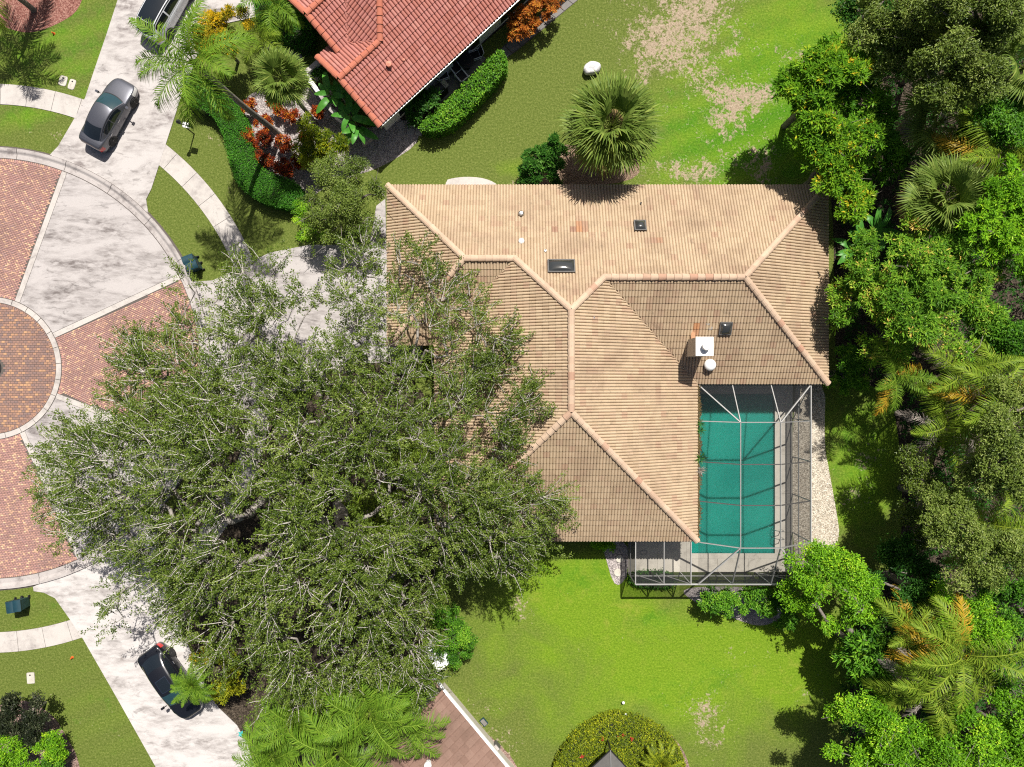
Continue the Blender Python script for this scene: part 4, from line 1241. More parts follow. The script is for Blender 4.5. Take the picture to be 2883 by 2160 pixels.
def tree(name, label, cat, lobes, ncl, per, leaf, L, W, bark='bark', spread=.35, whorl=False, group=None, trunk=True, gap=.0, gapf=.55, flat=.75, tip=.012, vshift=0.0, low=-.25, twigs=0, seed=None, base=None, bare=0):
    """lobes: (photo x, photo y, height of lobe centre, radius in photo px)"""
    rg = np.random.default_rng(seed if seed is not None else int(abs(lobes[0][0] * 7 + lobes[0][1])))
    cs = np.array([P(l[0], l[1], l[2]) for l in lobes]); rs = np.array([l[3] * (H - l[2]) / F for l in lobes])
    bxy = cs[:, :2].mean(0) * (1.07 if lobes[0][0] > 2400 and lobes[0][2] > 4 else 1.0) if base is None else P(*base)[:2]
    o = thing(name, label, cat, (bxy[0], bxy[1], 0), group=group)
    # break every lobe into smaller clumps so that light and shade gather in tufts
    sc_, sr_ = [], []
    for cc, rr in zip(cs, rs):
        m = 15 if rr > 1.2 else 9
        dd = unit(rg.normal(0, 1, (m, 3))); dd[:, 2] = np.abs(dd[:, 2]) * 1.1 - .15
        for q in unit(dd):
            sc_.append(cc + q * rr * rg.uniform(.5, .88) * np.array((1, 1, flat))); sr_.append(rr * rg.uniform(.20, .40))
    sc_, sr_ = np.array(sc_), np.array(sr_)
    pr = sr_ ** 2 / (sr_ ** 2).sum()
    pick = rg.choice(len(sc_), int(ncl * 1.6), p=pr)
    d = unit(rg.normal(0, 1, (len(pick), 3)))
    d = np.where(d[:, 2:3] < low, d * np.array([[1, 1, -1]]), d)
    rad = (.55 + .55 * rg.random((len(pick), 1)) ** .8)
    C = sc_[pick] + d * rad * sr_[pick][:, None] * np.array([[1, 1, .85]])
    cv = rg.normal(0, .13, len(sc_))[pick]
    C[:, 2] = np.maximum(C[:, 2], .12)
    if gap:
        ok = np.array([pnoise(p, gapf) for p in C]) > -0.42 + gap
        C, d, cv = C[ok], d[ok], cv[ok]
    C, d, cv = C[:ncl], d[:ncl], cv[:ncl]
    c, A, Nn, LL, WW = spray(C, per, spread, .8, L, W, rg, whorl, d)
    V, Fc = leaves(c, A, Nn, LL, WW)
    v = np.clip(np.repeat(rg.normal(.47, .15, len(C)) + cv, per) + rg.normal(0, .17, len(c)) + vshift, 0, 1)
    mk('crown', V, Fc, M[leaf], o, fv=v, wo=True)
    if trunk:
        top = np.array((bxy[0], bxy[1], max(.25, cs[:, 2].min() * .42)))
        sel = rg.choice(len(C), min(len(C), 220), replace=False)
        T = C[sel] - d[sel] * np.array([[.1, .1, .1]])
        p0, p1, r0, r1 = grow((bxy[0], bxy[1], -.05), top, T, tip)
        if bare:
            b = T[rg.choice(len(T), bare)]
            q = b + d[rg.choice(len(C), bare)] * .2 + np.stack([rg.normal(0, .5, bare), rg.normal(0, .5, bare), .15 + rg.random(bare) * .35], 1)
            p0 = np.concatenate([p0, b]); p1 = np.concatenate([p1, q]); r0 = np.concatenate([r0, np.full(bare, .022)]); r1 = np.concatenate([r1, np.full(bare, .008)])
        V, Fc = frusta(p0, p1, r0, r1, 5)
        mk('trunk', V, Fc, M[bark], o, smooth=True, wo=True)
    return o

# ---------------------------------------------------------------- the great oak
def great_oak():
    rg = np.random.default_rng(11)
    base = P(985, 1400)
    o = thing('oak_tree', 'huge spreading live oak with pale twigs over the driveway', 'tree', (base[0], base[1], 0))
    poly = OAKPX
    xs = [p[0] for p in poly]; ys = [p[1] for p in poly]
    N0 = 11500
    px = rg.uniform(min(xs), max(xs), N0); py = rg.uniform(min(ys), max(ys), N0)
    k = inside(poly, px, py); px, py = px[k], py[k]
    d, _, _ = edge_dist(poly, px, py)
    gaps = [(1050, 1470, 55, .95), (1150, 1270, 55, .8), (820, 800, 90, .5), (930, 830, 70, .55), (1020, 880, 80, .5), (1180, 930, 60, .5), (1230, 1000, 60, .5), (1300, 1150, 60, .45), (1190, 1000, 40, .8), (470, 1170, 40, .6), (690, 1300, 30, .8),
            (860, 1790, 45, .9), (1280, 1290, 60, .35), (740, 760, 60, .5), (1000, 740, 70, .5), (630, 860, 60, .4), (1090, 1370, 30, .8), (1250, 830, 60, .35), (330, 1330, 60, .3), (1170, 1620, 60, .5), (560, 1000, 60, .35), (900, 960, 60, .4), (780, 1950, 50, .6)]
    keep = np.ones(len(px))
    for gx_, gy_, gr, ga in gaps: keep *= 1 - ga * np.exp(-(((px - gx_) ** 2 + (py - gy_) ** 2) / gr ** 2))
    nz = np.array([mnoise.noise(Vector((a * .011, b * .011, 3.3))) + .5 * mnoise.noise(Vector((a * .03, b * .03, 9.1))) for a, b in zip(px, py)])
    keep *= np.clip(.78 + nz * 1.25, .06, 1.0)
    keep *= np.where((py < 1020) & (px > 740), .80, 1.0)
    k = rg.random(len(px)) < keep
    px, py, d = px[k], py[k], d[k]
    # upper storey: tight clumps at branch ends; lower storey: scattered shade leaves
    top_ = rg.random(len(px)) < .135
    cpx, cpy, cd, cn = px[top_], py[top_], d[top_], nz[k][top_]
    m = 9
    czt = 5.2 + 6.3 * (1 - np.exp(-cd / 57.0 / 3.6)) + cn * 1.1 + rg.normal(0, .35, len(cpx))
    cc = np.stack([(cpx - CX) * (H - czt) / F, (CY - cpy) * (H - czt) / F, czt], 1)
    off = unit(rg.normal(0, 1, (len(cc), m, 3))) * (rg.random((len(cc), m, 1)) ** .5) * rg.uniform(.45, .85, (len(cc), 1, 1)) * np.array((1, 1, .5))
    C1 = (cc[:, None] + off).reshape(-1, 3)
    low_ = ~top_ & (rg.random(len(px)) < .33)
    lz = 5.0 + 6.0 * (1 - np.exp(-d[low_] / 57.0 / 3.6)) - rg.uniform(.8, 3.2, low_.sum())
    C2 = np.stack([(px[low_] - CX) * (H - lz) / F, (CY - py[low_]) * (H - lz) / F, lz], 1)
    C = np.concatenate([C1, C2])
    z = C[:, 2]; zt = np.concatenate([np.repeat(czt, m) + .3, lz + 2.0])
    print('oak sprays', len(C1), len(C2))
    n = len(C)
    # each end carries a feathery spray: leaves strung along a pale twig that points outwards
    outd = unit(C - np.array((base[0], base[1], 3.0)) + rg.normal(0, 2.2, (n, 3)) * np.array([[1, 1, .35]]))
    n1 = len(C1)
    rad = unit(off.reshape(-1, 3))
    outd[:n1] = unit(rad * .8 + outd[:n1] * .7 + np.array([[0, 0, .12]]))
    per = 44
    t = rg.random((n, per)) ** .75
    ln = rg.uniform(.55, 1.15, n)[:, None]
    bend = rg.normal(0, .16, (n, 1, 3))
    c = C[:, None] + outd[:, None] * (t * ln)[..., None] + bend * (t ** 2)[..., None] + rg.normal(0, 1, (n, per, 3)) * (.055 + .055 * (1 - t))[..., None]
    c = c.reshape(-1, 3)
    A = np.repeat(outd, per, 0) * .5 + rg.normal(0, .6, (n * per, 3)) * np.array([[1, 1, .6]])
    Nn = np.stack([rg.normal(0, .45, n * per), rg.normal(0, .45, n * per), np.full(n * per, .9)], 1)
    V, Fc = leaves(c, A, Nn, rg.uniform(.085, .155, n * per), rg.uniform(.04, .07, n * per))
    v = np.clip(np.repeat(rg.normal(.47, .14, n), per) + np.repeat(np.concatenate([np.repeat(rg.normal(0, .13, len(cc)), m), np.zeros(len(C2))]), per) + rg.normal(0, .18, n * per), 0, 1)
    mk('crown', V, Fc, M['oak_leaf'], o, fv=v, wo=True)
    top = np.array((base[0], base[1], 2.6))
    p0, p1, r0, r1 = grow((base[0], base[1], -.1), top, C[rg.permutation(len(C))[:3600]], .0105, .13, .435)
    si = rg.choice(n1, int(n1 * .62), replace=False)
    tp = C[si] - outd[si] * .25 + np.array([[0, 0, .03]])
    ti = np.array([.5, 1.0])
    md = C[si] + outd[si] * ln[si] * .5 + bend[si, 0] * .25 + np.array([[0, 0, .07]])
    q = C[si] + outd[si] * ln[si] * 1.0 + bend[si, 0] + np.array([[0, 0, .05]])
    V1, F1 = frusta(p0, p1, np.minimum(r0, .42), np.minimum(r1, .42), 5)
    V2, F2 = frusta(np.concatenate([tp, md]), np.concatenate([md, q]), np.concatenate([np.full(len(tp), .024), np.full(len(tp), .017)]), np.concatenate([np.full(len(tp), .017), np.full(len(tp), .008)]), 3)
    tr = mk('trunk', V1, F1, M['oak_bark'], o, smooth=True, wo=True)
    tag(mk('twigs', V2, F2, M['oak_twig'], o, smooth=True, wo=True), kind='stuff')
great_oak()

# ---------------------------------------------------------------- palms
def pinnate(name, m, L=3.4, nl=46, ll=.7, a0=55, a1=-45, lw=.045, droop=.35, vee=.35, seed=1, side=1.0):
    rg = np.random.default_rng(seed)
    n = 14
    an = np.radians(np.linspace(a0, a1, n))
    st = L / n
    pts = np.zeros((n + 1, 3))
    for i in range(n):
        pts[i + 1] = pts[i] + st * np.array((math.cos(an[i]), .05 * side * math.sin(i * .3), math.sin(an[i])))
    rr = np.linspace(.035, .008, n + 1) * (L / 3.4)
    V1, F1 = frusta(pts[:-1], pts[1:], rr[:-1], rr[1:], 4)
    Vs, Fs, off = [V1], [F1], len(V1)
    vv = [np.full(len(F1), .9)]
    t = np.linspace(.14, .995, nl)
    for sgn in (-1, 1):
        s = t * n; i = np.minimum(s.astype(int), n - 1); f = (s - i)[:, None]
        b = pts[i] * (1 - f) + pts[i + 1] * f
        tan = unit(pts[i + 1] - pts[i])
        sd = np.array([[0, sgn, 0.0]]); upv = np.cross(tan, sd * sgn); upv = np.where(upv[:, 2:3] < 0, -upv, upv)
        l = ll * np.sin(np.pi * (t * .82 + .16)) ** .7 * (.85 + .3 * rg.random(nl))
        fw = .25 + .75 * t ** 1.5
        dirv = unit(sd * (1 - .3 * t[:, None]) + tan * fw[:, None] + upv * vee * rg.normal(1, .7, (nl, 1)) + rg.normal(0, .13, (nl, 3)))
        w = unit(np.cross(dirv, upv)) * lw / 2
        md = b + dirv * l[:, None] * .5 - np.array([[0, 0, 1]]) * (droop * l * .15)[:, None]
        tpv = b + dirv * l[:, None] - np.array([[0, 0, 1]]) * (droop * l * rg.uniform(.7, 1.3, nl))[:, None]
        V = np.stack([b - w * .7, b + w * .7, md + w, md - w, tpv + w * .15, tpv - w * .15], 1).reshape(-1, 3)
        q = (np.arange(nl) * 6)[:, None]
        Fc = np.concatenate([q + np.array([[0, 1, 2, 3]]), q + np.array([[3, 2, 4, 5]])])
        Vs.append(V); Fs.append(Fc + off); off += len(V)
        v = rg.normal(.5, .2, nl); vv.append(np.concatenate([v, v]))
    return mesh(name, np.concatenate(Vs), np.concatenate(Fs), m, np.clip(np.concatenate(vv), 0, 1))

def fan(name, m, pet=1.0, Rl=1.0, ns=34, span=250, droop=.45, seed=1, fold=.12):
    rg = np.random.default_rng(seed)
    V1, F1 = frusta([(0, 0, 0), (pet * .55, 0, pet * .05)], [(pet * .55, 0, pet * .05), (pet, 0, 0)], [.03, .02], [.02, .015], 4)
    Vs, Fs, vv, off = [V1], [F1], [np.full(len(F1), .8)], len(V1)
    th = np.radians(np.linspace(-span / 2, span / 2, ns)) + rg.normal(0, .02, ns)
    l = Rl * (.72 + .28 * np.cos(th * .5)) * rg.uniform(.88, 1.08, ns)
    d = np.stack([np.cos(th), np.sin(th), .10 - .22 * np.abs(np.sin(th))], 1)
    w = np.stack([-np.sin(th), np.cos(th), fold * ((-1.0) ** np.arange(ns))], 1)
    b = np.tile(np.array([[pet, 0, 0.0]]), (ns, 1))
    m1 = b + d * l[:, None] * .5; m2 = b + d * l[:, None] * .78 - np.array([[0, 0, 1]]) * (droop * l * .14)[:, None]
    tp = b + d * l[:, None] * .98 - np.array([[0, 0, 1]]) * (droop * l * rg.uniform(.3, .8, ns))[:, None]
    w1 = (l * .5 * math.radians(span) / ns * .62)[:, None]; w2 = w1 * .6
    V = np.stack([b - w * .008, b + w * .008, m1 + w * w1, m1 - w * w1, m2 + w * w2, m2 - w * w2, tp + w * w2 * .2, tp - w * w2 * .2], 1).reshape(-1, 3)
    q = (np.arange(ns) * 8)[:, None]
    Fc = np.concatenate([q + np.array([[0, 1, 2, 3]]), q + np.array([[3, 2, 4, 5]]), q + np.array([[5, 4, 6, 7]])])
    v = rg.normal(.5, .2, ns)
    Vs.append(V); Fs.append(Fc + off); vv.append(np.tile(v, 3))
    return mesh(name, np.concatenate(Vs), np.concatenate(Fs), m, np.clip(np.concatenate(vv), 0, 1))

FR = {}
def frond_set(key, fn, variants): FR[key] = [fn('frond', **v) for v in variants]
pv = lambda m, L, ll, lw, dr=.4, nl=46: [dict(m=M[m], L=L, ll=ll, lw=lw, a0=a, a1=b, droop=dr, nl=nl, seed=s, side=sd) for s, (a, b, sd) in enumerate(((72, -10, 1), (52, -38, -1), (34, -52, 1), (14, -62, -1)))]
frond_set('king', pinnate, pv('frond', 3.4, .92, .034, .7, 66))
frond_set('king_lime', pinnate, pv('frond_lime', 3.3, .88, .034, .7, 66))
frond_set('areca', pinnate, pv('frond_lime', 2.5, .66, .032, .45, 54))
frond_set('coco', pinnate, pv('frond', 3.9, .90, .042, .75, 72))
frond_set('coco_gold', pinnate, pv('frond_gold', 3.6, .75, .055, .6, 48))
frond_set('coco_grey', pinnate, pv('frond_grey', 3.2, .6, .035, .8, 40))
frond_set('date', pinnate, pv('frond_lime', 1.5, .30, .022, .25, 44))
frond_set('cycad', pinnate, pv('ixora_leaf', 1.4, .26, .03, .2, 40))
fv_ = lambda m, pet, Rl, dr, ns=34: [dict(m=M[m], pet=pet, Rl=Rl, droop=dr, seed=s, ns=ns, span=sp) for s, sp in enumerate((230, 260, 240))]
frond_set('fan', fan, fv_('frond_fan', 1.25, 1.25, .55))
frond_set('fan_small', fan, fv_('frond_fan', .8, .95, .55))
frond_set('fan_dead', fan, fv_('frond_dead', 1.3, 1.15, 1.2))
frond_set('fan_silver', fan, fv_('frond_grey', 1.2, 1.0, .9))

def palm(name, label, crown_px, z, kinds, n, tr=.14, base_px=None, group=None, trunk=True, scale=1.0, bulge=1.15, clear=(0, 1), kind2=None, n2=0, el=(-.5, 1.2), az0=None):
    """crown at photo pixel / height z, standing on base_px (or straight below)"""
    c = P(*crown_px, z)
    b = P(*base_px) if base_px is not None else (np.array((c[0], c[1], 0)) if crown_px[0] < 2300 else (P(*crown_px) * .85 + np.array((c[0], c[1], 0)) * .15))
    o = thing(name, label, 'palm', (b[0], b[1], 0), group=group)
    if trunk:
        k = 12
        f = np.linspace(0, 1, k + 1)[:, None]
        pts = b + (c - b) * f + np.array([[.02, .015, 0]]) * np.sin(f * 9)
        rr = tr * (bulge - (bulge - .8) * f[:, 0] ** .6)
        V, Fc = frusta(pts[:-1], pts[1:], rr[:-1], rr[1:], 9)
        mk('trunk', V, Fc, M['palm_bark'], o, smooth=True, wo=True)
    if z > 4 and trunk:
        V, Fc = frusta([c - np.array((0, 0, .05))], [c + np.array((0, 0, .7 * scale))], [tr * .95], [tr * .4], 8)
        mk('crownshaft', V, Fc, M['rachis'], o, smooth=True, wo=True)
    off = c - b
    for i in range(n + n2):
        st = FR[kinds] if i < n else FR[kind2]
        j = (i % len(st)) if i < n else len(st) - 1 - (i % 2)
        fr = bpy.data.objects.new('frond', st[j]); link(fr, o)
        fr.location = (off[0], off[1], off[2] + (.35 * scale if z > 4 else .05) - (.3 if i >= n else 0))
        az = (az0[i] if az0 is not None and i < len(az0) else i * 2.399 + random.uniform(-.25, .25))
        tilt = 0.0
        if kinds.startswith('fan') :
            ff = (i + .5) / (n + n2)
            tilt = -(el[1] - (el[1] - el[0]) * ff) if i < n else .55 + random.uniform(0, .25)
        fr.rotation_euler = (random.uniform(-.25, .25), tilt + random.uniform(-.08, .08), az)
        s = scale * random.uniform(.88, 1.1)
        fr.scale = (s, s, s)
        if i >= n: fr['label'] = 'dry discoloured frond'
    return o

palm('king_palm', 'tall king palm with feathery fronds between driveway and crotons', (556, 190), 10.3, 'king_lime', 13, .17, (788, 382), az0=[R(a) for a in (152, 200, 222, 110, 60, 20, 300, 262, 330, 85, 175, 38, 285)])
palm('fan_palm', 'mid-height fan palm beside the croton bed, its trunk leaning', (800, 232), 5.9, 'fan_small', 22, .13, (884, 343), el=(-.35, 1.25))
palm('fan_palm', 'broad solitary fan palm on the lawn next to the tan roof', (1716, 372), 4.4, 'fan', 34, .22, (1690, 448), kind2='fan_dead', n2=14, el=(-.45, 1.3), scale=1.22)
palm('king_palm', 'palm in the far top-left corner with drooping pale fronds', (-43, -79), 4.2, 'king', 13, .16)
palm('pygmy_palm', 'small bright green date palm leaning over the black car', (545, 1928), 3.0, 'date', 34, .09, (575, 1900))
palm('areca_palm', 'lush arching palm left of the white roof vent', (1045, 2000), 6.0, 'king_lime', 14, .13, (1040, 1940))
palm('areca_palm', 'full feathery palm at the lower end of the brown roof', (962, 2105), 5.6, 'king_lime', 14, .13, (975, 2030))
palm('areca_palm', 'dense palm clump between driveway and brown roof', (835, 2025), 4.4, 'areca', 18, .10)
palm('areca_palm', 'dark green palm at the bottom edge near the pale driveway', (770, 2125), 4.0, 'areca', 18, .10)
palm('areca_palm', 'palm with long fronds reaching over the brown roof ridge', (1150, 2010), 5.0, 'king_lime', 10, .12, (1130, 1930), scale=.9)
palm('shade_palm', 'deep green palm growing in the shade gap under the oak', (1062, 1462), 2.8, 'king', 12, .09, scale=.75)
palm('shade_palm', 'shaded palm by the tan roof under the oak branches', (1160, 1285), 2.8, 'king', 11, .09, scale=.7)
palm('shade_palm', 'low palm at the lower edge of the oak shade', (1120, 1560), 2.2, 'king', 10, .09, scale=.65)
palm('areca_palm', 'yellowish palm clump above the front path of the red-roofed house', (770, 8), 3.2, 'areca', 16, .08)
palm('areca_palm', 'feathery palm between the yellow bush and the path', (735, 105), 2.6, 'king', 8, .1, (745, 150), scale=.65)
palm('cycad', 'yellow-tinged cycad in the rounded flowering hedge', (1862, 2150), 1.6, 'cycad', 26, .15, scale=1.0)
# palms of the wood on the right
palm('fan_palm', 'shaggy fan palm in the wood near the roof corner', (2640, 570), 6.5, 'fan', 24, .17, el=(-.45, 1.25), kind2='fan_dead', n2=5)
palm('coconut_palm', 'palm with yellowing fronds above the shaggy fan palm', (2790, 470), 7.0, 'coco', 9, .15, kind2='coco_gold', n2=2)
palm('coconut_palm', 'palm among the trees level with the pool top', (2690, 1050), 6.2, 'coco', 9, .13, kind2='coco_grey', n2=3, scale=.85)
palm('coconut_palm', 'palm with orange dying fronds right of the shaded lawn', (2790, 1120), 6.8, 'coco', 8, .15, kind2='coco_gold', n2=3)
palm('coconut_palm', 'small palm with one bright golden frond below the mango', (2510, 1055), 5.5, 'king_lime', 7, .12, kind2='coco_gold', n2=2, scale=.72)
palm('coconut_palm', 'palm with pale dry fronds on the wood edge', (2650, 1190), 5.0, 'coco', 7, .14, kind2='coco_grey', n2=4, scale=.85)
palm('coconut_palm', 'big wind-swept coconut palm with golden frond tips', (2690, 1830), 7.0, 'coco', 10, .15, kind2='coco_gold', n2=4, az0=[R(a) for a in (175, 150, 200, 320, 335, 118, 225, 300, 20, 265, 165, 80, 325, 190)])
palm('coconut_palm', 'coconut palm with grey dead fronds below the glossy shrub', (2600, 1930), 6.2, 'coco', 8, .15, kind2='coco_grey', n2=4, scale=.8, az0=[R(a) for a in (170, 300, 330, 215, 140, 280, 30, 190, 155, 240, 350, 120)])
palm('coconut_palm', 'young palm with orange fronds above the glossy shrub', (2560, 1770), 5.4, 'coco', 6, .13, kind2='coco_gold', n2=3, scale=.7)
palm('coconut_palm', 'dim palm in the shadowed wood beside the pale-green tree', (2760, 1470), 6.0, 'coco', 9, .13, scale=.8, kind2='coco_grey', n2=2)
palm('fan_palm', 'dim fan palm in the dark gap of the upper wood', (2640, 350), 5.5, 'fan', 16, .14, el=(-.45, 1.2), kind2='fan_silver', n2=3)
palm('fan_palm', 'fan palm at the far right edge of the upper wood', (2868, 200), 7.5, 'fan', 16, .14, el=(-.45, 1.2))

# ---------------------------------------------------------------- wood on the right
wood = 'trees of the wood on the right'
def wt(label, lobes, ncl, per, leaf, L, W, **k): tree('tree', label, 'tree', lobes, ncl, per, leaf, L, W, group=wood, **k)
wt('olive-green tree with pale clumps at the top edge of the wood', [(2490, 60, 7.0, 105), (2570, 40, 7.6, 110), (2530, 150, 6.8, 95), (2600, 160, 7.0, 85)], 1600, 22, 'olive_leaf', .15, .065, gap=.18, spread=.30, bare=14)
wt('dark leafy tree at the lawn corner of the top edge', [(2430, 30, 4.6, 70), (2425, 110, 4.2, 60), (2470, 180, 4.0, 50), (2400, -20, 4.4, 50)], 700, 16, 'deep_leaf', .17, .07, gap=.08)
wt('large olive tree filling the top right corner', [(2670, 60, 9.8, 120), (2770, 40, 10, 120), (2850, 20, 10, 90), (2720, 150, 9.2, 100)], 1500, 22, 'olive_leaf', .15, .065, gap=.15, spread=.30)
wt('olive tree with rounded pale clumps below the corner tree', [(2640, 200, 9, 95), (2750, 215, 9, 95), (2700, 260, 8.5, 70)], 1000, 22, 'olive_leaf', .15, .065, gap=.15, spread=.28, bare=10)
wt('bright yellow-green umbrella tree on the lawn edge', [(2310, 200, 5.8, 90), (2265, 260, 5.4, 85), (2350, 260, 6.0, 95), (2290, 340, 5.6, 90), (2380, 190, 5.8, 70)], 1250, 12, 'gold_leaf', .29, .09, whorl=True, gap=.08, spread=.4)
wt('yellow-green umbrella tree nearest the tan roof corner', [(2330, 420, 5.4, 90), (2400, 430, 5.6, 90), (2345, 510, 5.0, 75), (2390, 570, 4.6, 65), (2280, 400, 4.6, 65)], 1000, 12, 'gold_leaf', .26, .08, whorl=True, gap=.1, spread=.4, bare=40)
wt('mid-green tree behind the umbrella trees', [(2420, 300, 4.8, 85), (2450, 380, 4.6, 90), (2480, 450, 4.2, 70)], 800, 14, 'green_leaf', .22, .075, whorl=True, gap=.12, spread=.4)
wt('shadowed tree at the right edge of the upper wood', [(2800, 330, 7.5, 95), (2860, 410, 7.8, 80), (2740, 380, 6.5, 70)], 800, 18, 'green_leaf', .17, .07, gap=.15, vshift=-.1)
wt('broad mango tree with bronze new leaves beside the tan roof', [(2470, 745, 5.8, 110), (2590, 720, 6.6, 125), (2700, 770, 6.8, 120), (2560, 860, 6.6, 130), (2670, 900, 6.4, 120), (2440, 860, 5.2, 95), (2490, 960, 4.8, 80)], 2600, 13, 'mango_leaf', .24, .07, whorl=True, gap=.06, spread=.4)
wt('lime-green tree on the right edge above the mango', [(2800, 620, 7.8, 115), (2850, 740, 7.6, 90), (2850, 540, 8.2, 90), (2740, 660, 7.0, 70)], 1200, 16, 'lime_leaf', .22, .065, whorl=True, gap=.1, spread=.38)
wt('fine-leaved pale green tree on the right edge by the palms', [(2800, 1230, 8.6, 125), (2865, 1330, 8.6, 95), (2850, 1130, 8.4, 80), (2760, 1330, 7.8, 70)], 1400, 24, 'olive_leaf', .14, .065, gap=.12, spread=.28, vshift=.08)
wt('rounded pale olive tree right of the shaded lawn', [(2700, 1480, 7.5, 105), (2770, 1560, 7.6, 110), (2660, 1400, 6.8, 60)], 1100, 24, 'olive_leaf', .14, .065, gap=.10, spread=.28, vshift=.05)
wt('thin dark tree in the gloom beside the shaded lawn', [(2590, 1290, 5.5, 60), (2600, 1390, 5.0, 70), (2570, 1480, 4.2, 60)], 420, 18, 'oak_leaf', .14, .06, gap=.15, spread=.3, bare=20)
wt('bright green tree at the corner of the pool screen', [(2290, 1590, 4.4, 80), (2350, 1640, 4.8, 90), (2250, 1670, 3.6, 60), (2420, 1680, 4.8, 75), (2330, 1710, 4.2, 65)], 1000, 18, 'lime_leaf', .17, .075, gap=.08, spread=.34, base=(2420, 1790))
wt('glossy broad-leaved frangipani with shiny green whorls', [(2430, 1800, 3.8, 75), (2470, 1850, 4.0, 75), (2400, 1860, 3.4, 60)], 230, 13, 'green_leaf', .36, .115, whorl=True, spread=.35)
wt('small-leaved bright tree behind the coconut palms', [(2690, 1720, 6.0, 85), (2760, 1760, 6.2, 80)], 800, 18, 'lime_leaf', .16, .06, gap=.05, spread=.3)
wt('leafy green tree at the lower wood edge above the lawn', [(2420, 1990, 5.2, 90), (2400, 2080, 5.0, 85), (2500, 2060, 5.8, 95), (2480, 2150, 5.6, 90)], 1500, 17, 'lime_leaf', .17, .07, gap=.12, spread=.32, bare=40, vshift=-.05)
wt('wide green tree with bare twigs along the bottom edge', [(2720, 2060, 6.4, 110), (2640, 2120, 6.2, 95), (2790, 2130, 6.5, 100)], 1500, 17, 'lime_leaf', .18, .075, gap=.10, spread=.32, bare=60, vshift=-.05)
wt('green tree in the bottom right corner', [(2850, 2030, 6.8, 95), (2870, 2130, 6.6, 90)], 800, 17, 'lime_leaf', .18, .075, gap=.10, spread=.32, vshift=-.03)
wt('tangled tree with pale bare branches at the right edge', [(2830, 1900, 6.2, 70), (2860, 1830, 6.2, 70)], 420, 17, 'green_leaf', .17, .07, gap=.2, spread=.32, bare=150)
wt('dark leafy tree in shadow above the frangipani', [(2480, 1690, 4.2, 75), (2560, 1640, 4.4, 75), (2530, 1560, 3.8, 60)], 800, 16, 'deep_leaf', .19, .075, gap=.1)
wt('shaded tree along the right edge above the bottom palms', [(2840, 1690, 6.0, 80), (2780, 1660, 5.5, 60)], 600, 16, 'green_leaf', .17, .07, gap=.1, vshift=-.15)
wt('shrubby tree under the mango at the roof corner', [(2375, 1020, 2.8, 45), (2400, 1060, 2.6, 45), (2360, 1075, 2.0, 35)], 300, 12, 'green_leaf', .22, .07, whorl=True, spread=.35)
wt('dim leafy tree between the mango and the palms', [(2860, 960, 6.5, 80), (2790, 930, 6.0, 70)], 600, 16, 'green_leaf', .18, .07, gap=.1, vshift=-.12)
# low growth on the wood floor
def undergrowth():
    rg = np.random.default_rng(5)
    poly = [(2430, -80), (2440, 190), (2380, 330), (2370, 520), (2380, 900), (2400, 1060), (2530, 1100), (2570, 1500), (2480, 1640), (2390, 1760), (2370, 2000), (2380, 2240), (3000, 2240), (3000, -80)]
    n = 2600
    px = rg.uniform(2330, 3000, n * 2); py = rg.uniform(-80, 2240, n * 2)
    k = inside(poly, px, py); px, py = px[k][:n], py[k][:n]
    hz = .3 + 1.5 * rg.random(len(px)) ** 1.5
    C = np.stack([(px - CX) * (H - hz) / F, (CY - py) * (H - hz) / F, hz], 1)
    c, A, Nn, LL, WW = spray(C, 14, .55, .8, .24, .085, rg, True)
    V, Fc = leaves(c, A, Nn, LL, WW)
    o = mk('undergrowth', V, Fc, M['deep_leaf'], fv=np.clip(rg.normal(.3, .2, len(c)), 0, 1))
    tag(o, 'dark low leafy growth covering the wood floor', 'undergrowth', kind='stuff')
undergrowth()

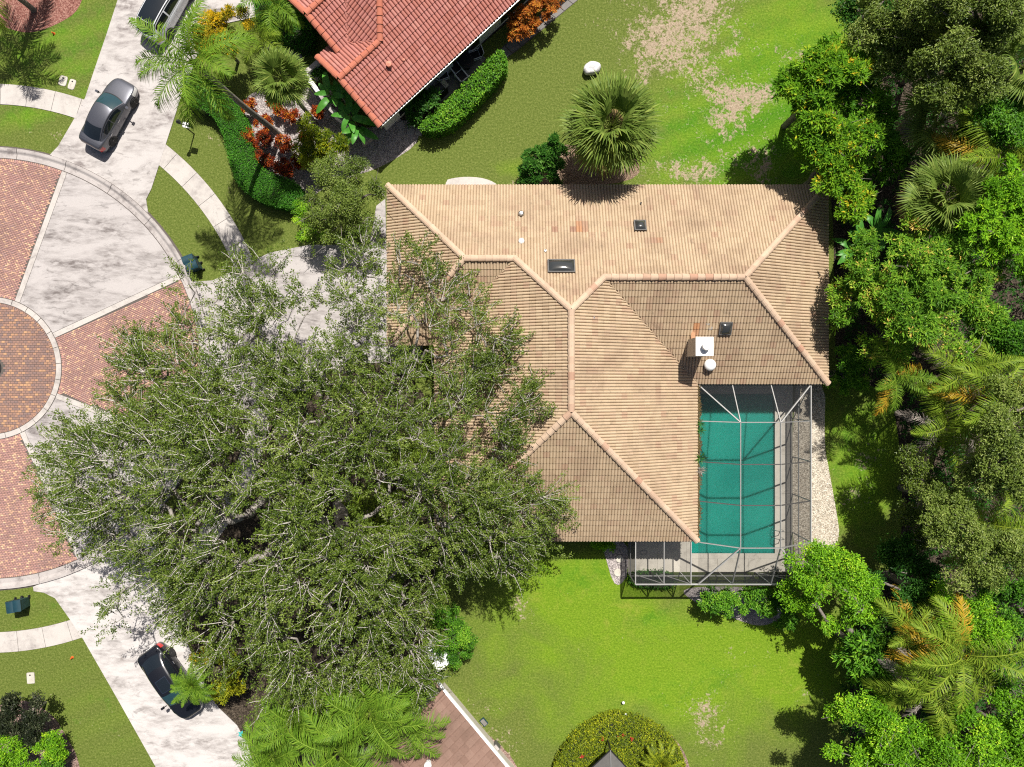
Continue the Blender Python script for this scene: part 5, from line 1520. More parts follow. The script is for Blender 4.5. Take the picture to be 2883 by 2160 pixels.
# ---------------------------------------------------------------- hedges and bushes
def hedge(name, label, pts, h, leaf, L, W, dens, group=None, smooth=1, v0=.5, blossoms=0, cat='hedge', rough=.10):
    """clipped hedge over a photo-pixel outline given at its top"""
    q = [tuple(P(x, y, h)[:2]) for x, y in pts]
    if smooth: q = smooth_poly(q, smooth)
    rg = np.random.default_rng(int(abs(pts[0][0]) * 3 + abs(pts[0][1])))
    a = np.array(q); c0 = a.mean(0)
    o = thing(name, label, cat, (c0[0], c0[1], 0), group=group)
    area = abs(sum(q[i][0] * q[(i + 1) % len(q)][1] - q[(i + 1) % len(q)][0] * q[i][1] for i in range(len(q)))) / 2
    n = int(area * dens * 1.7)
    x = rg.uniform(a[:, 0].min(), a[:, 0].max(), n * 4); y = rg.uniform(a[:, 1].min(), a[:, 1].max(), n * 4)
    k = inside(q, x, y); x, y = x[k][:n], y[k][:n]
    d, _, _ = edge_dist(q, x, y)
    z = h - .22 * np.exp(-d / .13) * h + np.array([mnoise.noise(Vector((u * 1.6, w * 1.6, 1))) for u, w in zip(x, y)]) * rough * 1.5 + rg.normal(0, rough * .5, len(x)) - rg.exponential(.05, len(x))
    C = np.stack([x, y, z], 1)
    per = [math.dist(q[i], q[(i + 1) % len(q)]) for i in range(len(q))]
    Cs = []
    for i in range(len(q)):
        m = int(per[i] * h * dens * .8)
        t = rg.random(m)
        p0, p1 = np.array(q[i]), np.array(q[(i + 1) % len(q)])
        xy = p0 + (p1 - p0) * t[:, None] + rg.normal(0, .05, (m, 2))
        Cs.append(np.column_stack([xy, rg.random(m) * h]))
    C = np.concatenate([C] + Cs)
    th = rg.random(len(C)) * 6.28
    A = np.stack([np.cos(th), np.sin(th), rg.normal(.15, .4, len(C))], 1)
    Nn = np.stack([rg.normal(0, .5, len(C)), rg.normal(0, .5, len(C)), np.ones(len(C))], 1)
    V, Fc = leaves(C, A, Nn, L * rg.uniform(.7, 1.3, len(C)), W * rg.uniform(.7, 1.3, len(C)))
    pat = np.array([mnoise.noise(Vector((u * .9, w * .9, 5))) for u, w in C[:, :2]])
    mk('foliage', V, Fc, M[leaf], o, fv=np.clip(rg.normal(v0, .22, len(C)) + pat * .25, 0, 1), wo=True)
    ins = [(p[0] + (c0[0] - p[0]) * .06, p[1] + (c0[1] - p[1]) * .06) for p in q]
    prism('dark_core', ins, 0, h * .80, M['core'], o)  # added solid filler blocks the view through; its dark colour paints the inner shade
    for i in range(blossoms):
        j = rg.integers(0, len(x))
        V, Fc = [], []
        cc = np.array((x[j], y[j], h + .06)); m = 16
        c, A, Nn, LL, WW = spray(cc[None], m, .1, 1, .09, .07, rg)
        V, Fc = leaves(c, A, Nn, LL, WW)
        mk('flower_head', V, Fc, M['blossom'], o, fv=rg.random(m), wo=True)
    return o
hedge('hedge', 'clipped dark green hedge curving round the croton bed', [(505, 215), (560, 205), (640, 262), (688, 330), (705, 420), (730, 475), (790, 498), (835, 515), (852, 555), (830, 583), (790, 582), (720, 560), (665, 515), (640, 440), (628, 370), (590, 310), (520, 290)], 1.2, 'hedge_leaf', .075, .045, 520, rough=.06)
hedge('hedge', 'glossy bright hedge behind the patio of the red-roofed house', [(1178, 352), (1224, 315), (1310, 235), (1400, 146), (1412, 138), (1428, 172), (1413, 202), (1360, 262), (1296, 327), (1258, 358), (1202, 366)], 1.5, 'green_leaf', .13, .075, 260, v0=.55, rough=.16)
hedge('hedge', 'rounded yellow-green hedge with small red flowers round the gazebo', [(1556, 2175), (1600, 2100), (1640, 2062), (1715, 2020), (1768, 2023), (1856, 2053), (1913, 2109), (1935, 2175), (1925, 2300), (1850, 2330), (1840, 2220), (1790, 2170), (1720, 2160), (1650, 2190), (1620, 2230), (1600, 2330), (1550, 2330)], 1.1, 'ixora_leaf', .12, .055, 330, blossoms=15, rough=.12)
hedge('hedge', 'dark shaded hedge above the front path of the red-roofed house', [(700, -40), (860, -40), (862, 30), (880, 110), (860, 135), (800, 118), (760, 90), (745, 70), (720, 50)], 1.3, 'hedge_leaf', .08, .05, 300, rough=.1)
hedge('hedge', 'low green hedge under the lower pool screen frame', [(1770, 1612), (1900, 1612), (1905, 1655), (1860, 1660), (1775, 1650)], .6, 'deep_leaf', .12, .05, 160, rough=.1)

def bush(label, lobes, ncl, per, leaf, L, W, name='shrub', **k):
    k.setdefault('spread', .22)
    return tree(name, label, 'shrub', lobes, ncl, per, leaf, L, W, tip=.006, **k)
tree('small_tree', 'small airy olive tree between the croton bed and the oak', 'tree', [(945, 490, 3.4, 70), (1010, 520, 3.4, 70), (960, 570, 3.6, 75), (1030, 560, 3.2, 60), (900, 550, 3.0, 50), (920, 620, 3.0, 60), (1020, 620, 3.0, 60)], 1100, 20, 'olive_leaf', .11, .05, spread=.27, gap=.05, bark='bark', bare=30, vshift=-.05)
bush('spiky yellow-green shrub next to the bent banana leaves', [(890, 370, 1.6, 55), (930, 400, 1.7, 55), (880, 430, 1.4, 50), (940, 440, 1.4, 45)], 330, 12, 'yellowgreen_leaf', .26, .05, whorl=True, vshift=-.1)
bush('bright lime round shrub above the oak', [(858, 615, 1.6, 42), (875, 650, 1.5, 38), (868, 595, 1.5, 30)], 330, 20, 'lime_leaf', .07, .045, vshift=.15, spread=.16)
bush('golden flowering bush behind the tall king palm', [(600, 95, 3.2, 62), (655, 78, 3.4, 58), (630, 140, 2.8, 50), (580, 130, 2.6, 45)], 750, 14, 'yellow_leaf', .16, .05, whorl=True)
bush('orange croton bush by the slab path', [(1462, 58, 1.3, 42), (1500, 35, 1.5, 45), (1545, 5, 1.6, 42), (1455, 95, 1.0, 26)], 420, 13, 'orange_leaf', .17, .06, whorl=True)
bush('dark glossy shrub on the left of the solitary fan palm', [(1515, 455, 1.6, 45), (1560, 440, 1.8, 45), (1540, 495, 1.4, 45), (1490, 500, 1.0, 32), (1555, 395, 2.4, 16)], 420, 14, 'deep_leaf', .22, .08, whorl=True, vshift=.15)
bush('dim shrub against the red-roofed house near the stepping stones', [(1180, 305, 1.3, 38), (1210, 280, 1.4, 32), (1160, 330, 1.0, 26)], 220, 14, 'deep_leaf', .18, .075)
bush('green shrub dotted with purple beside the white cabinet', [(1258, 1735, 1.5, 48), (1295, 1795, 1.6, 52), (1250, 1800, 1.4, 40), (1290, 1840, 1.3, 36)], 480, 18, 'green_leaf', .12, .06)
bush('dark bronze shrub on the lower left lawn', [(60, 1980, 1.9, 52), (110, 1995, 1.9, 48), (40, 2030, 1.6, 45), (95, 2050, 1.5, 42)], 480, 14, 'dark_leaf', .14, .08)
bush('large fern-green shrub in the bottom left corner', [(25, 2100, 1.3, 60), (60, 2140, 1.3, 50), (10, 2150, 1.2, 50)], 420, 16, 'lime_leaf', .16, .05)
bush('mid-sized green shrub beside the mulch in the bottom left', [(140, 2095, 1.2, 42), (170, 2110, 1.0, 30), (115, 2090, 1.0, 28)], 240, 16, 'lime_leaf', .15, .05)
bush('low green shrub cut by the bottom edge at the mulch', [(150, 2155, 1.0, 42), (190, 2165, .9, 30)], 220, 16, 'green_leaf', .13, .06, vshift=.1)
bush('yellow croton just beside the black car', [(562, 1850, 1.5, 26), (585, 1835, 1.5, 24)], 110, 12, 'yellow_leaf', .16, .06, whorl=True)
bush('lime-yellow shrub at the oak edge below the black car', [(635, 1930, 1.8, 38), (665, 1915, 1.8, 32), (620, 1955, 1.4, 28)], 220, 16, 'yellowgreen_leaf', .13, .06, vshift=.25)
bush('yellow-flecked shrub under the oak near the yellow croton', [(640, 1850, 1.6, 34), (660, 1880, 1.5, 30)], 180, 14, 'yellowgreen_leaf', .13, .06, vshift=.1)
bush('dense leafy shrub under the lower pool screen corner', [(2005, 1685, 1.3, 38), (2050, 1690, 1.4, 38), (2095, 1690, 1.3, 32)], 360, 15, 'green_leaf', .16, .075, vshift=.05)
bush('leafy shrub between screen corner and bright tree', [(2150, 1690, 1.6, 42), (2195, 1705, 1.6, 40), (2210, 1740, 1.2, 34)], 340, 15, 'green_leaf', .16, .075)
bush('low plants along the roof edge above the porch', [(1690, 1530, .7, 20), (1712, 1530, .8, 20)], 70, 10, 'lime_leaf', .22, .06, whorl=True)
bush('shrub in the shade by the red house front wall', [(900, 200, 1.0, 24), (925, 190, 1.0, 20)], 90, 12, 'deep_leaf', .16, .06)

cro = 'crotons in the pale gravel bed'
for i, (x, y, r, lab) in enumerate(((705, 300, 20, 'red croton nearest the curved hedge, beside the palm trunk'), (775, 302, 20, 'red croton under the fan palm crown'), (742, 342, 22, 'orange croton half hidden behind the king palm trunk'),
                                    (818, 322, 22, 'tall yellow-orange croton below the fan palm'), (892, 318, 15, 'small orange croton beside the fan palm trunk'), (703, 392, 26, 'large orange-red croton at the hedge bend'),
                                    (742, 388, 20, 'red croton right of the hedge bend croton'), (742, 440, 28, 'wide dark red croton near the king palm base'), (800, 405, 24, 'dusky croton just below the king palm base'),
                                    (798, 470, 28, 'crimson croton at the lower end of the bed'), (842, 450, 26, 'dark bronze croton by the yellow-green shrub'), (862, 385, 18, 'shaded croton left of the yellow-green shrub'))):
    bush(lab, [(x, y, .75, r), (x + r * .5, y + r * .5, .6, r * .7)], 55 + int(r * 2.2), 11, 'croton_leaf', .15, .05, name='croton', whorl=True, group=cro, vshift=(.12 if i in (0, 1, 2, 3, 4, 5) else -.12))

# big-leaved banana plants: every leaf is a part
def big_leaf(name, m, L, W, droop=.5, seed=0):
    rg = np.random.default_rng(seed)
    n = 9
    V, Fc = [], []
    for i in range(n + 1):
        t = i / n
        w = W / 2 * math.sin(math.pi * min(1, t * .93 + .05)) ** .55 * (1 if t < .97 else .5)
        if t < .12: w = .02
        x = L * t; z = .35 * L * math.sin(t * 1.5) - droop * L * t * t * .6
        V += [(x, -w, z + w * .25), (x, 0, z), (x, w, z + w * .25)]
    for i in range(n):
        for j in (0, 1): Fc.append((i * 3 + j, i * 3 + j + 1, i * 3 + 4 + j, i * 3 + 3 + j))
    return mesh(name, V, np.array(Fc), m, rg.uniform(.35, .75, len(Fc)), smooth=True)
BL = [big_leaf('leaf', M['banana_leaf'], 2.0, .55, .5, 1), big_leaf('leaf', M['banana_leaf'], 1.7, .5, .8, 2), big_leaf('leaf', M['banana_leaf'], 1.5, .45, .3, 3)]
def banana(label, px, py, z, n, sc=1.0, az=None):
    c = P(px, py, z)
    o = thing('banana_plant', label, 'banana plant', (c[0], c[1], 0))
    for q in range(3):
        MB().tube((random.uniform(-.15, .15), random.uniform(-.15, .15), 0), (random.uniform(-.1, .1), random.uniform(-.1, .1), z), .07, .05, 8).build('stem', M['rachis'], o, smooth=True)
    for i in range(n):
        l = bpy.data.objects.new('leaf', BL[i % 3]); link(l, o)
        l.location = (random.uniform(-.12, .12), random.uniform(-.12, .12), z * random.uniform(.8, 1.0))
        l.rotation_euler = (random.uniform(-.4, .4), random.uniform(-.5, .15), (az[i] if az else i * 2.4 + random.uniform(-.3, .3)))
        s = sc * random.uniform(.75, 1.1); l.scale = (s, s, s)
banana('banana plant with split leaves over the white garden wall', 930, 262, 2.0, 8, .8)
banana('banana plant at the corner under the red eave', 985, 325, 2.0, 8, .85)
banana('banana plant tucked against the red roof edge', 965, 285, 1.6, 7, .8)
banana('banana plant with one drooping leaf at the end of the white wall', 1003, 352, 1.7, 5, .8, [R(a) for a in (235, 300, 210, 260, 330)])
banana('single banana plant between the tan roof and the mango', 2420, 700, 3.0, 6, .95, [R(a) for a in (95, 150, 190, 60, 215, 120)])
banana('shaded banana plant below the umbrella tree', 2470, 645, 2.6, 7, .9)

# tufts growing in the gutter
for i, (y, lab) in enumerate(((1192, 'spiky tuft in the litter-filled gutter, uppermost'), (1212, 'spiky tuft in the gutter just below the uppermost one'), (1290, 'largest spiky tuft in the gutter, halfway down the pool'), (1325, 'pale wispy tuft in the gutter below the largest one'))):
    c = P(1972, y, 2.95)
    o = thing('air_plant', lab, 'plant', (c[0], c[1], 2.9), group='tufts growing in the gutter')
    n = 26; th = np.arange(n) * 2.4; el = rng.uniform(.1, 1.1, n)
    A = np.stack([np.cos(th) * np.cos(el), np.sin(th) * np.cos(el), np.sin(el)], 1)
    V, Fc = leaves(np.zeros((n, 3)), A, np.tile([[.1, .1, 1.]], (n, 1)), rng.uniform(.25, .5, n) * (1.3 if i == 2 else 1), np.full(n, .035))
    mk('blades', V, Fc, M['frond_grey' if i == 3 else 'deep_leaf'], o, fv=rng.random(n))
# ================================================================ CARS
def catmull(xs, ys, x): 
    return float(np.interp(x, xs, ys))
def patch(Sf, u0, u1, v0, v1, nu, nv, off=0.0):
    V, Fc = [], []
    for i in range(nu + 1):
        for j in range(nv + 1):
            u = u0 + (u1 - u0) * i / nu; v = v0 + (v1 - v0) * j / nv
            p = np.array(Sf(u, v)); e_ = 1e-3
            n = np.cross(np.array(Sf(u + e_, v)) - np.array(Sf(u - e_, v)), np.array(Sf(u, v + e_)) - np.array(Sf(u, v - e_)))
            l = np.linalg.norm(n)
            if l > 1e-12: n = n / l
            c = np.array((p[0], 0, .75))
            if np.dot(n, p - c) < 0: n = -n
            V.append(p + n * off)
    for i in range(nu):
        for j in range(nv): Fc.append((i * (nv + 1) + j, i * (nv + 1) + j + 1, (i + 1) * (nv + 1) + j + 1, (i + 1) * (nv + 1) + j))
    return V, Fc
def smooth_interp(keys):
    xs = [k[0] for k in keys]; ys = [k[1] for k in keys]
    def f(x):
        if x <= xs[0]: return ys[0]
        if x >= xs[-1]: return ys[-1]
        i = max(j for j in range(len(xs) - 1) if xs[j] <= x)
        h = xs[i + 1] - xs[i]; t = (x - xs[i]) / h
        m0 = (ys[i + 1] - ys[i - 1]) / (xs[i + 1] - xs[i - 1]) if i > 0 else (ys[1] - ys[0]) / h
        m1 = (ys[i + 2] - ys[i]) / (xs[i + 2] - xs[i]) if i + 2 < len(xs) else (ys[i + 1] - ys[i]) / h
        return (2 * t ** 3 - 3 * t ** 2 + 1) * ys[i] + (t ** 3 - 2 * t ** 2 + t) * h * m0 + (-2 * t ** 3 + 3 * t ** 2) * ys[i + 1] + (t ** 3 - t ** 2) * h * m1
    return f

def car(label, loc, rz, paint_m, L=4.55, W=1.78, Hh=1.45, style='sedan', glass_f='glass_teal', sunroof=False, dark_roof=False):
    o = thing('parked_car', label, 'car', (*loc, .045), rz)
    h = L / 2
    wf = smooth_interp([(-h, .70), (-h + .12, .86), (-h + .45, .955), (-h + 1.2, .995), (0, 1.0), (h - 1.2, .99), (h - .55, .93), (h - .2, .80), (h - .05, .62), (h, .48)])
    if style == 'suv':
        top = smooth_interp([(-h, .95), (-h + .1, 1.02), (-h + .5, 1.06), (0, 1.0), (h - 1.35, .98), (h - .8, .93), (h - .25, .80), (h, .66)])
    else:
        top = smooth_interp([(-h, .80), (-h + .06, .94), (-h + .2, 1.0), (-h + .7, 1.0), (-.3, .93), (h - 1.45, .93), (h - .9, .88), (h - .35, .76), (h - .1, .66), (h, .56)])
    ring = [(.86, .17), (.965, .24), (1.0, .42), (.995, .60), (.965, .80), (.90, .965), (.72, 1.0), (.36, 1.02), (0, 1.025)]
    def body(u, v):
        w = W / 2 * wf(u); t = top(u)
        s = abs(v) * 8; s = 8 - s                      # v=0 centre line, +-1 sill
        i = min(7, int(s)); f = s - i
        a, b = ring[i], ring[i + 1]
        y = a[0] + (b[0] - a[0]) * f; z = a[1] + (b[1] - a[1]) * f
        zz = .17 + (t - .17) * (z - .17) / (1.0 - .17)
        return (u, math.copysign(w * y, v) if v else 0, zz)
    nu, nv = 44, 32
    V, Fc = patch(body, -h, h, -1, 1, nu, nv)
    Fc.append(tuple(range(nv + 1))[::-1]); Fc.append(tuple(nu * (nv + 1) + j for j in range(nv + 1)))
    bd = mk('body', V, Fc, M[paint_m], o, smooth=True)
    # cabin
    if style == 'suv': st = [h - 1.25, h - 2.0, -h + .75, -h + .12]; zt = [1.0, Hh - .05, Hh - .04, 1.04]
    else: st = [h - 1.30, h - 2.12, -h + 1.35, -h + .52]; zt = [.95, Hh - .045, Hh - .07, 1.0]
    zroof = smooth_interp([(0, zt[0]), (.5, (zt[0] + zt[1]) / 2 + .05), (1, zt[1]), (1.5, Hh), (2, zt[2]), (2.5, (zt[2] + zt[3]) / 2 + .045), (3, zt[3])])
    xs = lambda u: catmull([0, 1, 2, 3], st, u)
    wr = smooth_interp([(0, .80), (1, .665), (2, .65), (3, .70)]); wb = smooth_interp([(0, .90), (1, .905), (2, .90), (3, .82)])
    bow = smooth_interp([(0, .16), (1, .10), (1.5, .03), (2, -.10), (3, -.15)])
    def cab(u, v):
        x = xs(u); z = zroof(u); a = abs(v)
        ym = W / 2 * wr(u); yb = W / 2 * wb(u)
        zb = top(x) * .985 - .02
        if a <= .7:
            f = a / .7
            y = ym * f; zz = z - .05 * f * f * min(1, (z - .9) / .4); x += bow(u) * (1 - f * f)
        else:
            f = (a - .7) / .3
            ze = z - .05 * min(1, (z - .9) / .4)
            y = ym + (yb - ym) * (f ** .85); zz = ze + (min(zb, ze) - ze) * f
        return (x, math.copysign(y, v) if v else 0, zz)
    V, Fc = patch(cab, 0, 3, -1, 1, 30, 24)
    mk('cabin', V, Fc, M[paint_m], o, smooth=True)
    def gl(nm, u0, u1, v0, v1, m, off=.006, nu_=8, nv_=10):
        V, Fc = patch(cab, u0, u1, v0, v1, nu_, nv_, off); return mk(nm, V, Fc, M[m], o, smooth=True)
    gl('windscreen', .05, .95, -.64, .64, glass_f)
    gl('rear_window', 2.06, 2.92, -.62, .62, 'glass_dark')
    if dark_roof: gl('roof_panel', 1.02, 2.02, -.62, .62, 'glass_dark')
    for s in (-1, 1):
        gl('side_window', .62, 1.46, .745 * s, .955 * s, 'glass_dark'); gl('side_window', 1.52, 2.30, .745 * s, .955 * s, 'glass_dark')
        gl('roof_trim', .0, 3.0, .685 * s, .715 * s, 'chrome' if paint_m == 'paint_black' else 'black', .004, 24, 1)
    if sunroof:
        gl('sunroof', 1.12, 1.62, -.40, .40, 'glass_dark', .008)
        for a in ((1.10, 1.125, -.42, .42), (1.615, 1.64, -.42, .42), (1.10, 1.64, -.43, -.40), (1.10, 1.64, .40, .43)): gl('sunroof_frame', *a, 'chrome', .007, 2, 6)
    gl('wiper_cowl', -.0, .06, -.6, .6, 'black', .008, 2, 10)
    def bp2(nm, u0, u1, v0, v1, m, off=.006, nu_=5, nv_=5):
        V, Fc = patch(body, u0, u1, v0, v1, nu_, nv_, off); return mk(nm, V, Fc, M[m], o, smooth=True)
    for s in (-1, 1):
        bp2('headlight', h - .62, h - .10, .40 * s, .62 * s, 'lamp_clear'); bp2('tail_light', -h + .02, -h + .34, .46 * s, .66 * s, 'lamp_red')
        for x in (st[1] + .55, st[1] - .55, st[1] - 1.55): bp2('door_seam', x, x + .012, .42 * s, .9 * s, 'black', .003, 1, 8)
        for x in (st[1] - .38, st[1] - 1.35): 
            MB().box(x, x + .2, s * (W / 2 * .985) - .02, s * (W / 2 * .985) + .025, .80, .835).build('door_handle', M['chrome'], o)
        mx = st[0] - .15
        m_ = MB(); m_.bar((mx, s * W / 2 * .92, .97), (mx - .02, s * (W / 2 + .10), 1.0), .05, .04)
        mi = m_.build('mirror_arm', M['black'], o)
        m_ = MB().box(mx - .08, mx + .06, s * (W / 2 + .16) - .11, s * (W / 2 + .16) + .06, .94, 1.09).build('mirror', M[paint_m], o)
    bp2('bonnet_seam', h - 1.32, h - 1.30, -.5, .5, 'black', .003, 1, 10)
    bp2('boot_seam', -h + .30, -h + .31, -.42, .42, 'black', .003, 1, 10)
    bp2('front_grille', h - .06, h - .005, -.3, .3, 'black', .004, 2, 8)
    MB().box(-h - .02, -h + .05, -.26, .26, .62, .74).build('number_plate', M['white'], o)
    # wheels
    wr_ = .325
    tyre = mesh('tyre', *(lambda b: (b.V, b.F))(MB().lathe([(.20, -.10), (.30, -.105), (wr_, -.07), (wr_, .07), (.30, .105), (.20, .10)], 26, axis='y')), M['rubber'], smooth=True)
    rb = MB().lathe([(.0, .055), (.06, .06), (.20, .05), (.215, .085), (.215, -.09), (.0, -.09)][::-1], 22, axis='y')
    for q in range(5):
        a = q * 2 * math.pi / 5
        for sy in (-.088, .088): rb.bar((.04 * math.cos(a), sy, .04 * math.sin(a)), (.21 * math.cos(a), sy, .21 * math.sin(a)), .02, .05)
    rim = mesh('rim', rb.V, rb.F, M['rim'])
    for x in (h - .92, -h + .95):
        for s in (-1, 1):
            y = s * (W / 2 - .085)
            a = []
            ar = MB()
            k = 18
            Vv = [(x + .375 * math.cos(t), s * (W / 2 + .004), .325 + .375 * math.sin(t)) for t in np.linspace(-.35, math.pi + .35, k)]
            Vi = [(p[0], s * (W / 2 - .30), p[2]) for p in Vv]
            ar.add(Vv, [tuple(range(k))]); ar.build('wheel_arch', M['black'], o)
            wh = bpy.data.objects.new('wheel', tyre); link(wh, o); wh.location = (x, s * (W / 2 - .075), wr_)
            ri = bpy.data.objects.new('rim', rim); link(ri, wh)
car('dark grey sedan parked on the driveway by the footpath', (-24.85, 16.62), math.atan2(.877, .48), 'paint_grey', 4.6, 1.79, 1.46)
car('black sedan with sunroof parked under a small palm', (-21.0, -18.4), math.atan2(-188, 132), 'paint_black', 4.9, 1.84, 1.43, sunroof=True)
car('white car with black glass roof at the top edge under palm fronds', (-21.35, 23.35), math.atan2(.873, .487), 'paint_white', 4.6, 1.86, 1.62, 'suv', dark_roof=True)

# ================================================================ SMALL THINGS
def bin_(label, px, py, rz, group):
    c = P(px, py, 1.0)
    o = thing('wheelie_bin', label, 'bin', (c[0], c[1], .0), rz, group)
    w0, d0_, w1, d1_ = .20, .27, .24, .33
    V = [(-d0_, -w0, .06), (d0_, -w0, .06), (d0_, w0, .06), (-d0_, w0, .06), (-d1_, -w1, .95), (d1_, -w1, .95), (d1_, w1, .95), (-d1_, w1, .95)]
    mk('body', V, [(3, 2, 1, 0), (0, 1, 5, 4), (1, 2, 6, 5), (2, 3, 7, 6), (3, 0, 4, 7), (4, 5, 6, 7)], M['dark_green'], o)
    Vl, Fl = [], []
    n = 8
    for i in range(n + 1):
        t = i / n * 2 - 1
        y = (w1 + .02) * t; z = .96 + .075 * (1 - t * t)
        Vl += [(-d1_ - .02, y, z), (d1_ + .02, y, z), (d1_ + .03, y, z - .05), (-d1_ - .03, y, z - .05)]
    for i in range(n):
        for a, b in ((0, 1), (1, 2), (3, 0)): Fl.append((i * 4 + a, i * 4 + b, i * 4 + 4 + b, i * 4 + 4 + a))
    mk('lid', Vl, Fl, M['dark_green'], o)
    MB().tube((d1_ + .06, -w1 * .8, .93), (d1_ + .06, w1 * .8, .93), .018).build('handle', M['black'], o)
    for s in (-1, 1): MB().lathe([(.0, -.02), (.10, -.025), (.10, .025), (.0, .02)], 16, (d0_ + .04, s * (w0 + .03), .10), 'y').build('wheel', M['rubber'], o)
bin_('dark teal wheelie bin at the kerb, upper of the two by the oak', 528, 730, R(20), 'bins at the kerb by the oak')
bin_('dark teal wheelie bin at the kerb, lower of the two by the oak', 538, 747, R(21), 'bins at the kerb by the oak')
bin_('dark green bin on the lower left lawn, left of the pair', 27, 1711, R(98), 'bins on the lower left lawn')
bin_('dark green bin on the lower left lawn, right of the pair', 45, 1707, R(96), 'bins on the lower left lawn')

c = P(547, 378)
o = thing('lamp_post', 'black yard lamp post with a hanging white sign on the lawn', 'lamp post', (c[0], c[1], 0), R(-12))
MB().tube((0, 0, 0), (0, 0, 1.95), .04, .035, 10).build('post', M['black'], o)
MB().lathe([(.06, 1.93), (.11, 1.99), (.11, 2.16), (.14, 2.18), (.04, 2.28), (0, 2.31)], 8).build('lantern', M['black'], o)
MB().bar((-.05, 0, 1.75), (.5, 0, 1.75), .03, .03).build('arm', M['black'], o)
MB().box(.08, .48, -.012, .012, 1.38, 1.70).build('sign', M['white'], o)
MB().box(.06, .50, -.15, .17, 1.71, 1.735).build('sign_roof', M['white'], o)

def cover(label, px, py, w, d, rz, oval=True):
    c = P(px, py)
    o = thing('utility_cover', label, 'cover', (c[0], c[1], 0), rz)
    k = 24; e_ = .45 if oval else .22
    pts = [(math.copysign(abs(math.cos(t)) ** e_, math.cos(t)) * w / 2, math.copysign(abs(math.sin(t)) ** e_, math.sin(t)) * d / 2) for t in np.linspace(0, 2 * math.pi, k + 1)[:-1]]
    prism('rim', [(a * 1.08, b * 1.06) for a, b in pts], .0, .022, M['kerb'], o, wo=False)
    prism('lid', pts, .022, .034, M['deck'], o, wo=False)
    MB().lathe([(.05, .034), (.05, .04), (0, .04)], 12, (w * -.05, d * .28, 0)).build('keyhole', M['black'], o)
cover('pale utility cover in the grass, left of the two by the driveway', 178, 228, .48, .60, R(-15))
cover('pale utility cover in the grass, right of the two by the driveway', 203, 238, .40, .62, R(-18))
cover('cream rectangular meter cover on the lower left lawn', 87, 1909, .46, .66, R(4), False)

# boulder
bm = bmesh.new(); bmesh.ops.create_icosphere(bm, subdivisions=4, radius=.5)
for v in bm.verts:
    p = v.co.copy(); d = mnoise.noise(p * 2.1 + Vector((3, 1, 2))) * .16 + mnoise.noise(p * 5) * .05
    v.co = p * (1 + d); v.co.x *= 1.12; v.co.y *= .80; v.co.z = v.co.z * .85 + .22
    if v.co.z > .52: v.co.z = .52 + (v.co.z - .52) * .25
me = bpy.data.meshes.new('boulder'); bm.to_mesh(me); bm.free(); me.materials.append(M['stone'])
me.polygons.foreach_set('use_smooth', np.ones(len(me.polygons), bool))
c = P(1667, 191, .3)
bo = bpy.data.objects.new('boulder', me); bo.location = (c[0], c[1], 0); bo.rotation_euler = (0, 0, R(24)); link(bo)
tag(bo, 'pale grey boulder alone on the upper lawn', 'rock')

# stepping stones
for i, (x, y, r_, lab) in enumerate(((1116, 336, 35, 'square stepping stone closest to the red eave'), (1129, 354, 28, 'square stepping stone second from the red eave'), (1129, 376, 2, 'lower left square stepping stone'),
                                     (1155, 349, 4, 'square stepping stone touching the bright hedge'), (1156, 372, -8, 'middle stepping stone of the lower row'), (1180, 372, -18, 'rightmost stepping stone of the lower row'), (1098, 345, 30, 'narrow half-hidden stepping stone under the eave'))):
    c = P(x, y)
    o = MB().box(-.22, .22, -.22, .22, 0, .05).build('stepping_stone', M['kerb']); o.location = (c[0], c[1], 0.004); o.rotation_euler = (0, 0, R(r_))
    tag(o, lab, 'stepping stone', 'stepping stones at the corner of the red-roofed house')
for i, (x, y, lab) in enumerate(((1744, 1573, 'round concrete stepping disc, upper one by the porch'), (1739, 1612, 'round concrete stepping disc, lower one by the porch'))):
    c = P(x, y)
    o = MB().lathe([(.24, 0), (.24, .05), (.22, .06), (0, .06)], 22).build('stepping_disc', M['deck']); o.location = (c[0], c[1], .008)
    tag(o, lab, 'stepping stone', 'round discs by the porch')

# garden wall by the banana plants
gw = thing('garden_wall', 'white rendered garden wall around the banana plants', 'wall', (*P(900, 262)[:2], 0))
pts = [(904, 166), (857, 206), (898, 261), (932, 309), (1012, 372)]
for i, (a, b) in enumerate(zip(pts, pts[1:])):
    A_w, B_w = P(*a, 1.6), P(*b, 1.6)
    MB().bar((A_w[0], A_w[1], .78), (B_w[0], B_w[1], .78), .2, 1.56).build('wall_panel', M['white_wall'], gw, wo=True)
    MB().bar((A_w[0], A_w[1], 1.59), (B_w[0], B_w[1], 1.59), .26, .06).build('coping', M['white_wall' if i == 1 else 'kerb'], gw, wo=True)
o = prism('concrete_pad', pxpoly([(1008, 368), (1025, 357), (1047, 388), (1020, 408)], .5), 0, .5, M['kerb'])
tag(o, 'grey concrete block under the drooping banana leaf', 'block')
mx_ = np.mean(np.array(pxpoly([(1202, 1822), (1238, 1809), (1256, 1845), (1250, 1881), (1215, 1878)], 1.4)), 0)
cab_ = thing('garden_cabinet', 'white flat-topped garden cabinet at the oak edge', 'cabinet', (mx_[0], mx_[1], 0), R(-55))
MB().box(-.75, .75, -.5, .5, 0, 1.36).build('box', M['white_wall'], cab_); MB().box(-.8, .8, -.55, .55, 1.36, 1.42).build('lid', M['white'], cab_)
for s in (-1, 1): MB().box(s * .37 - .34, s * .37 + .34, -.52, -.502, .1, 1.3).build('door', M['white'], cab_)

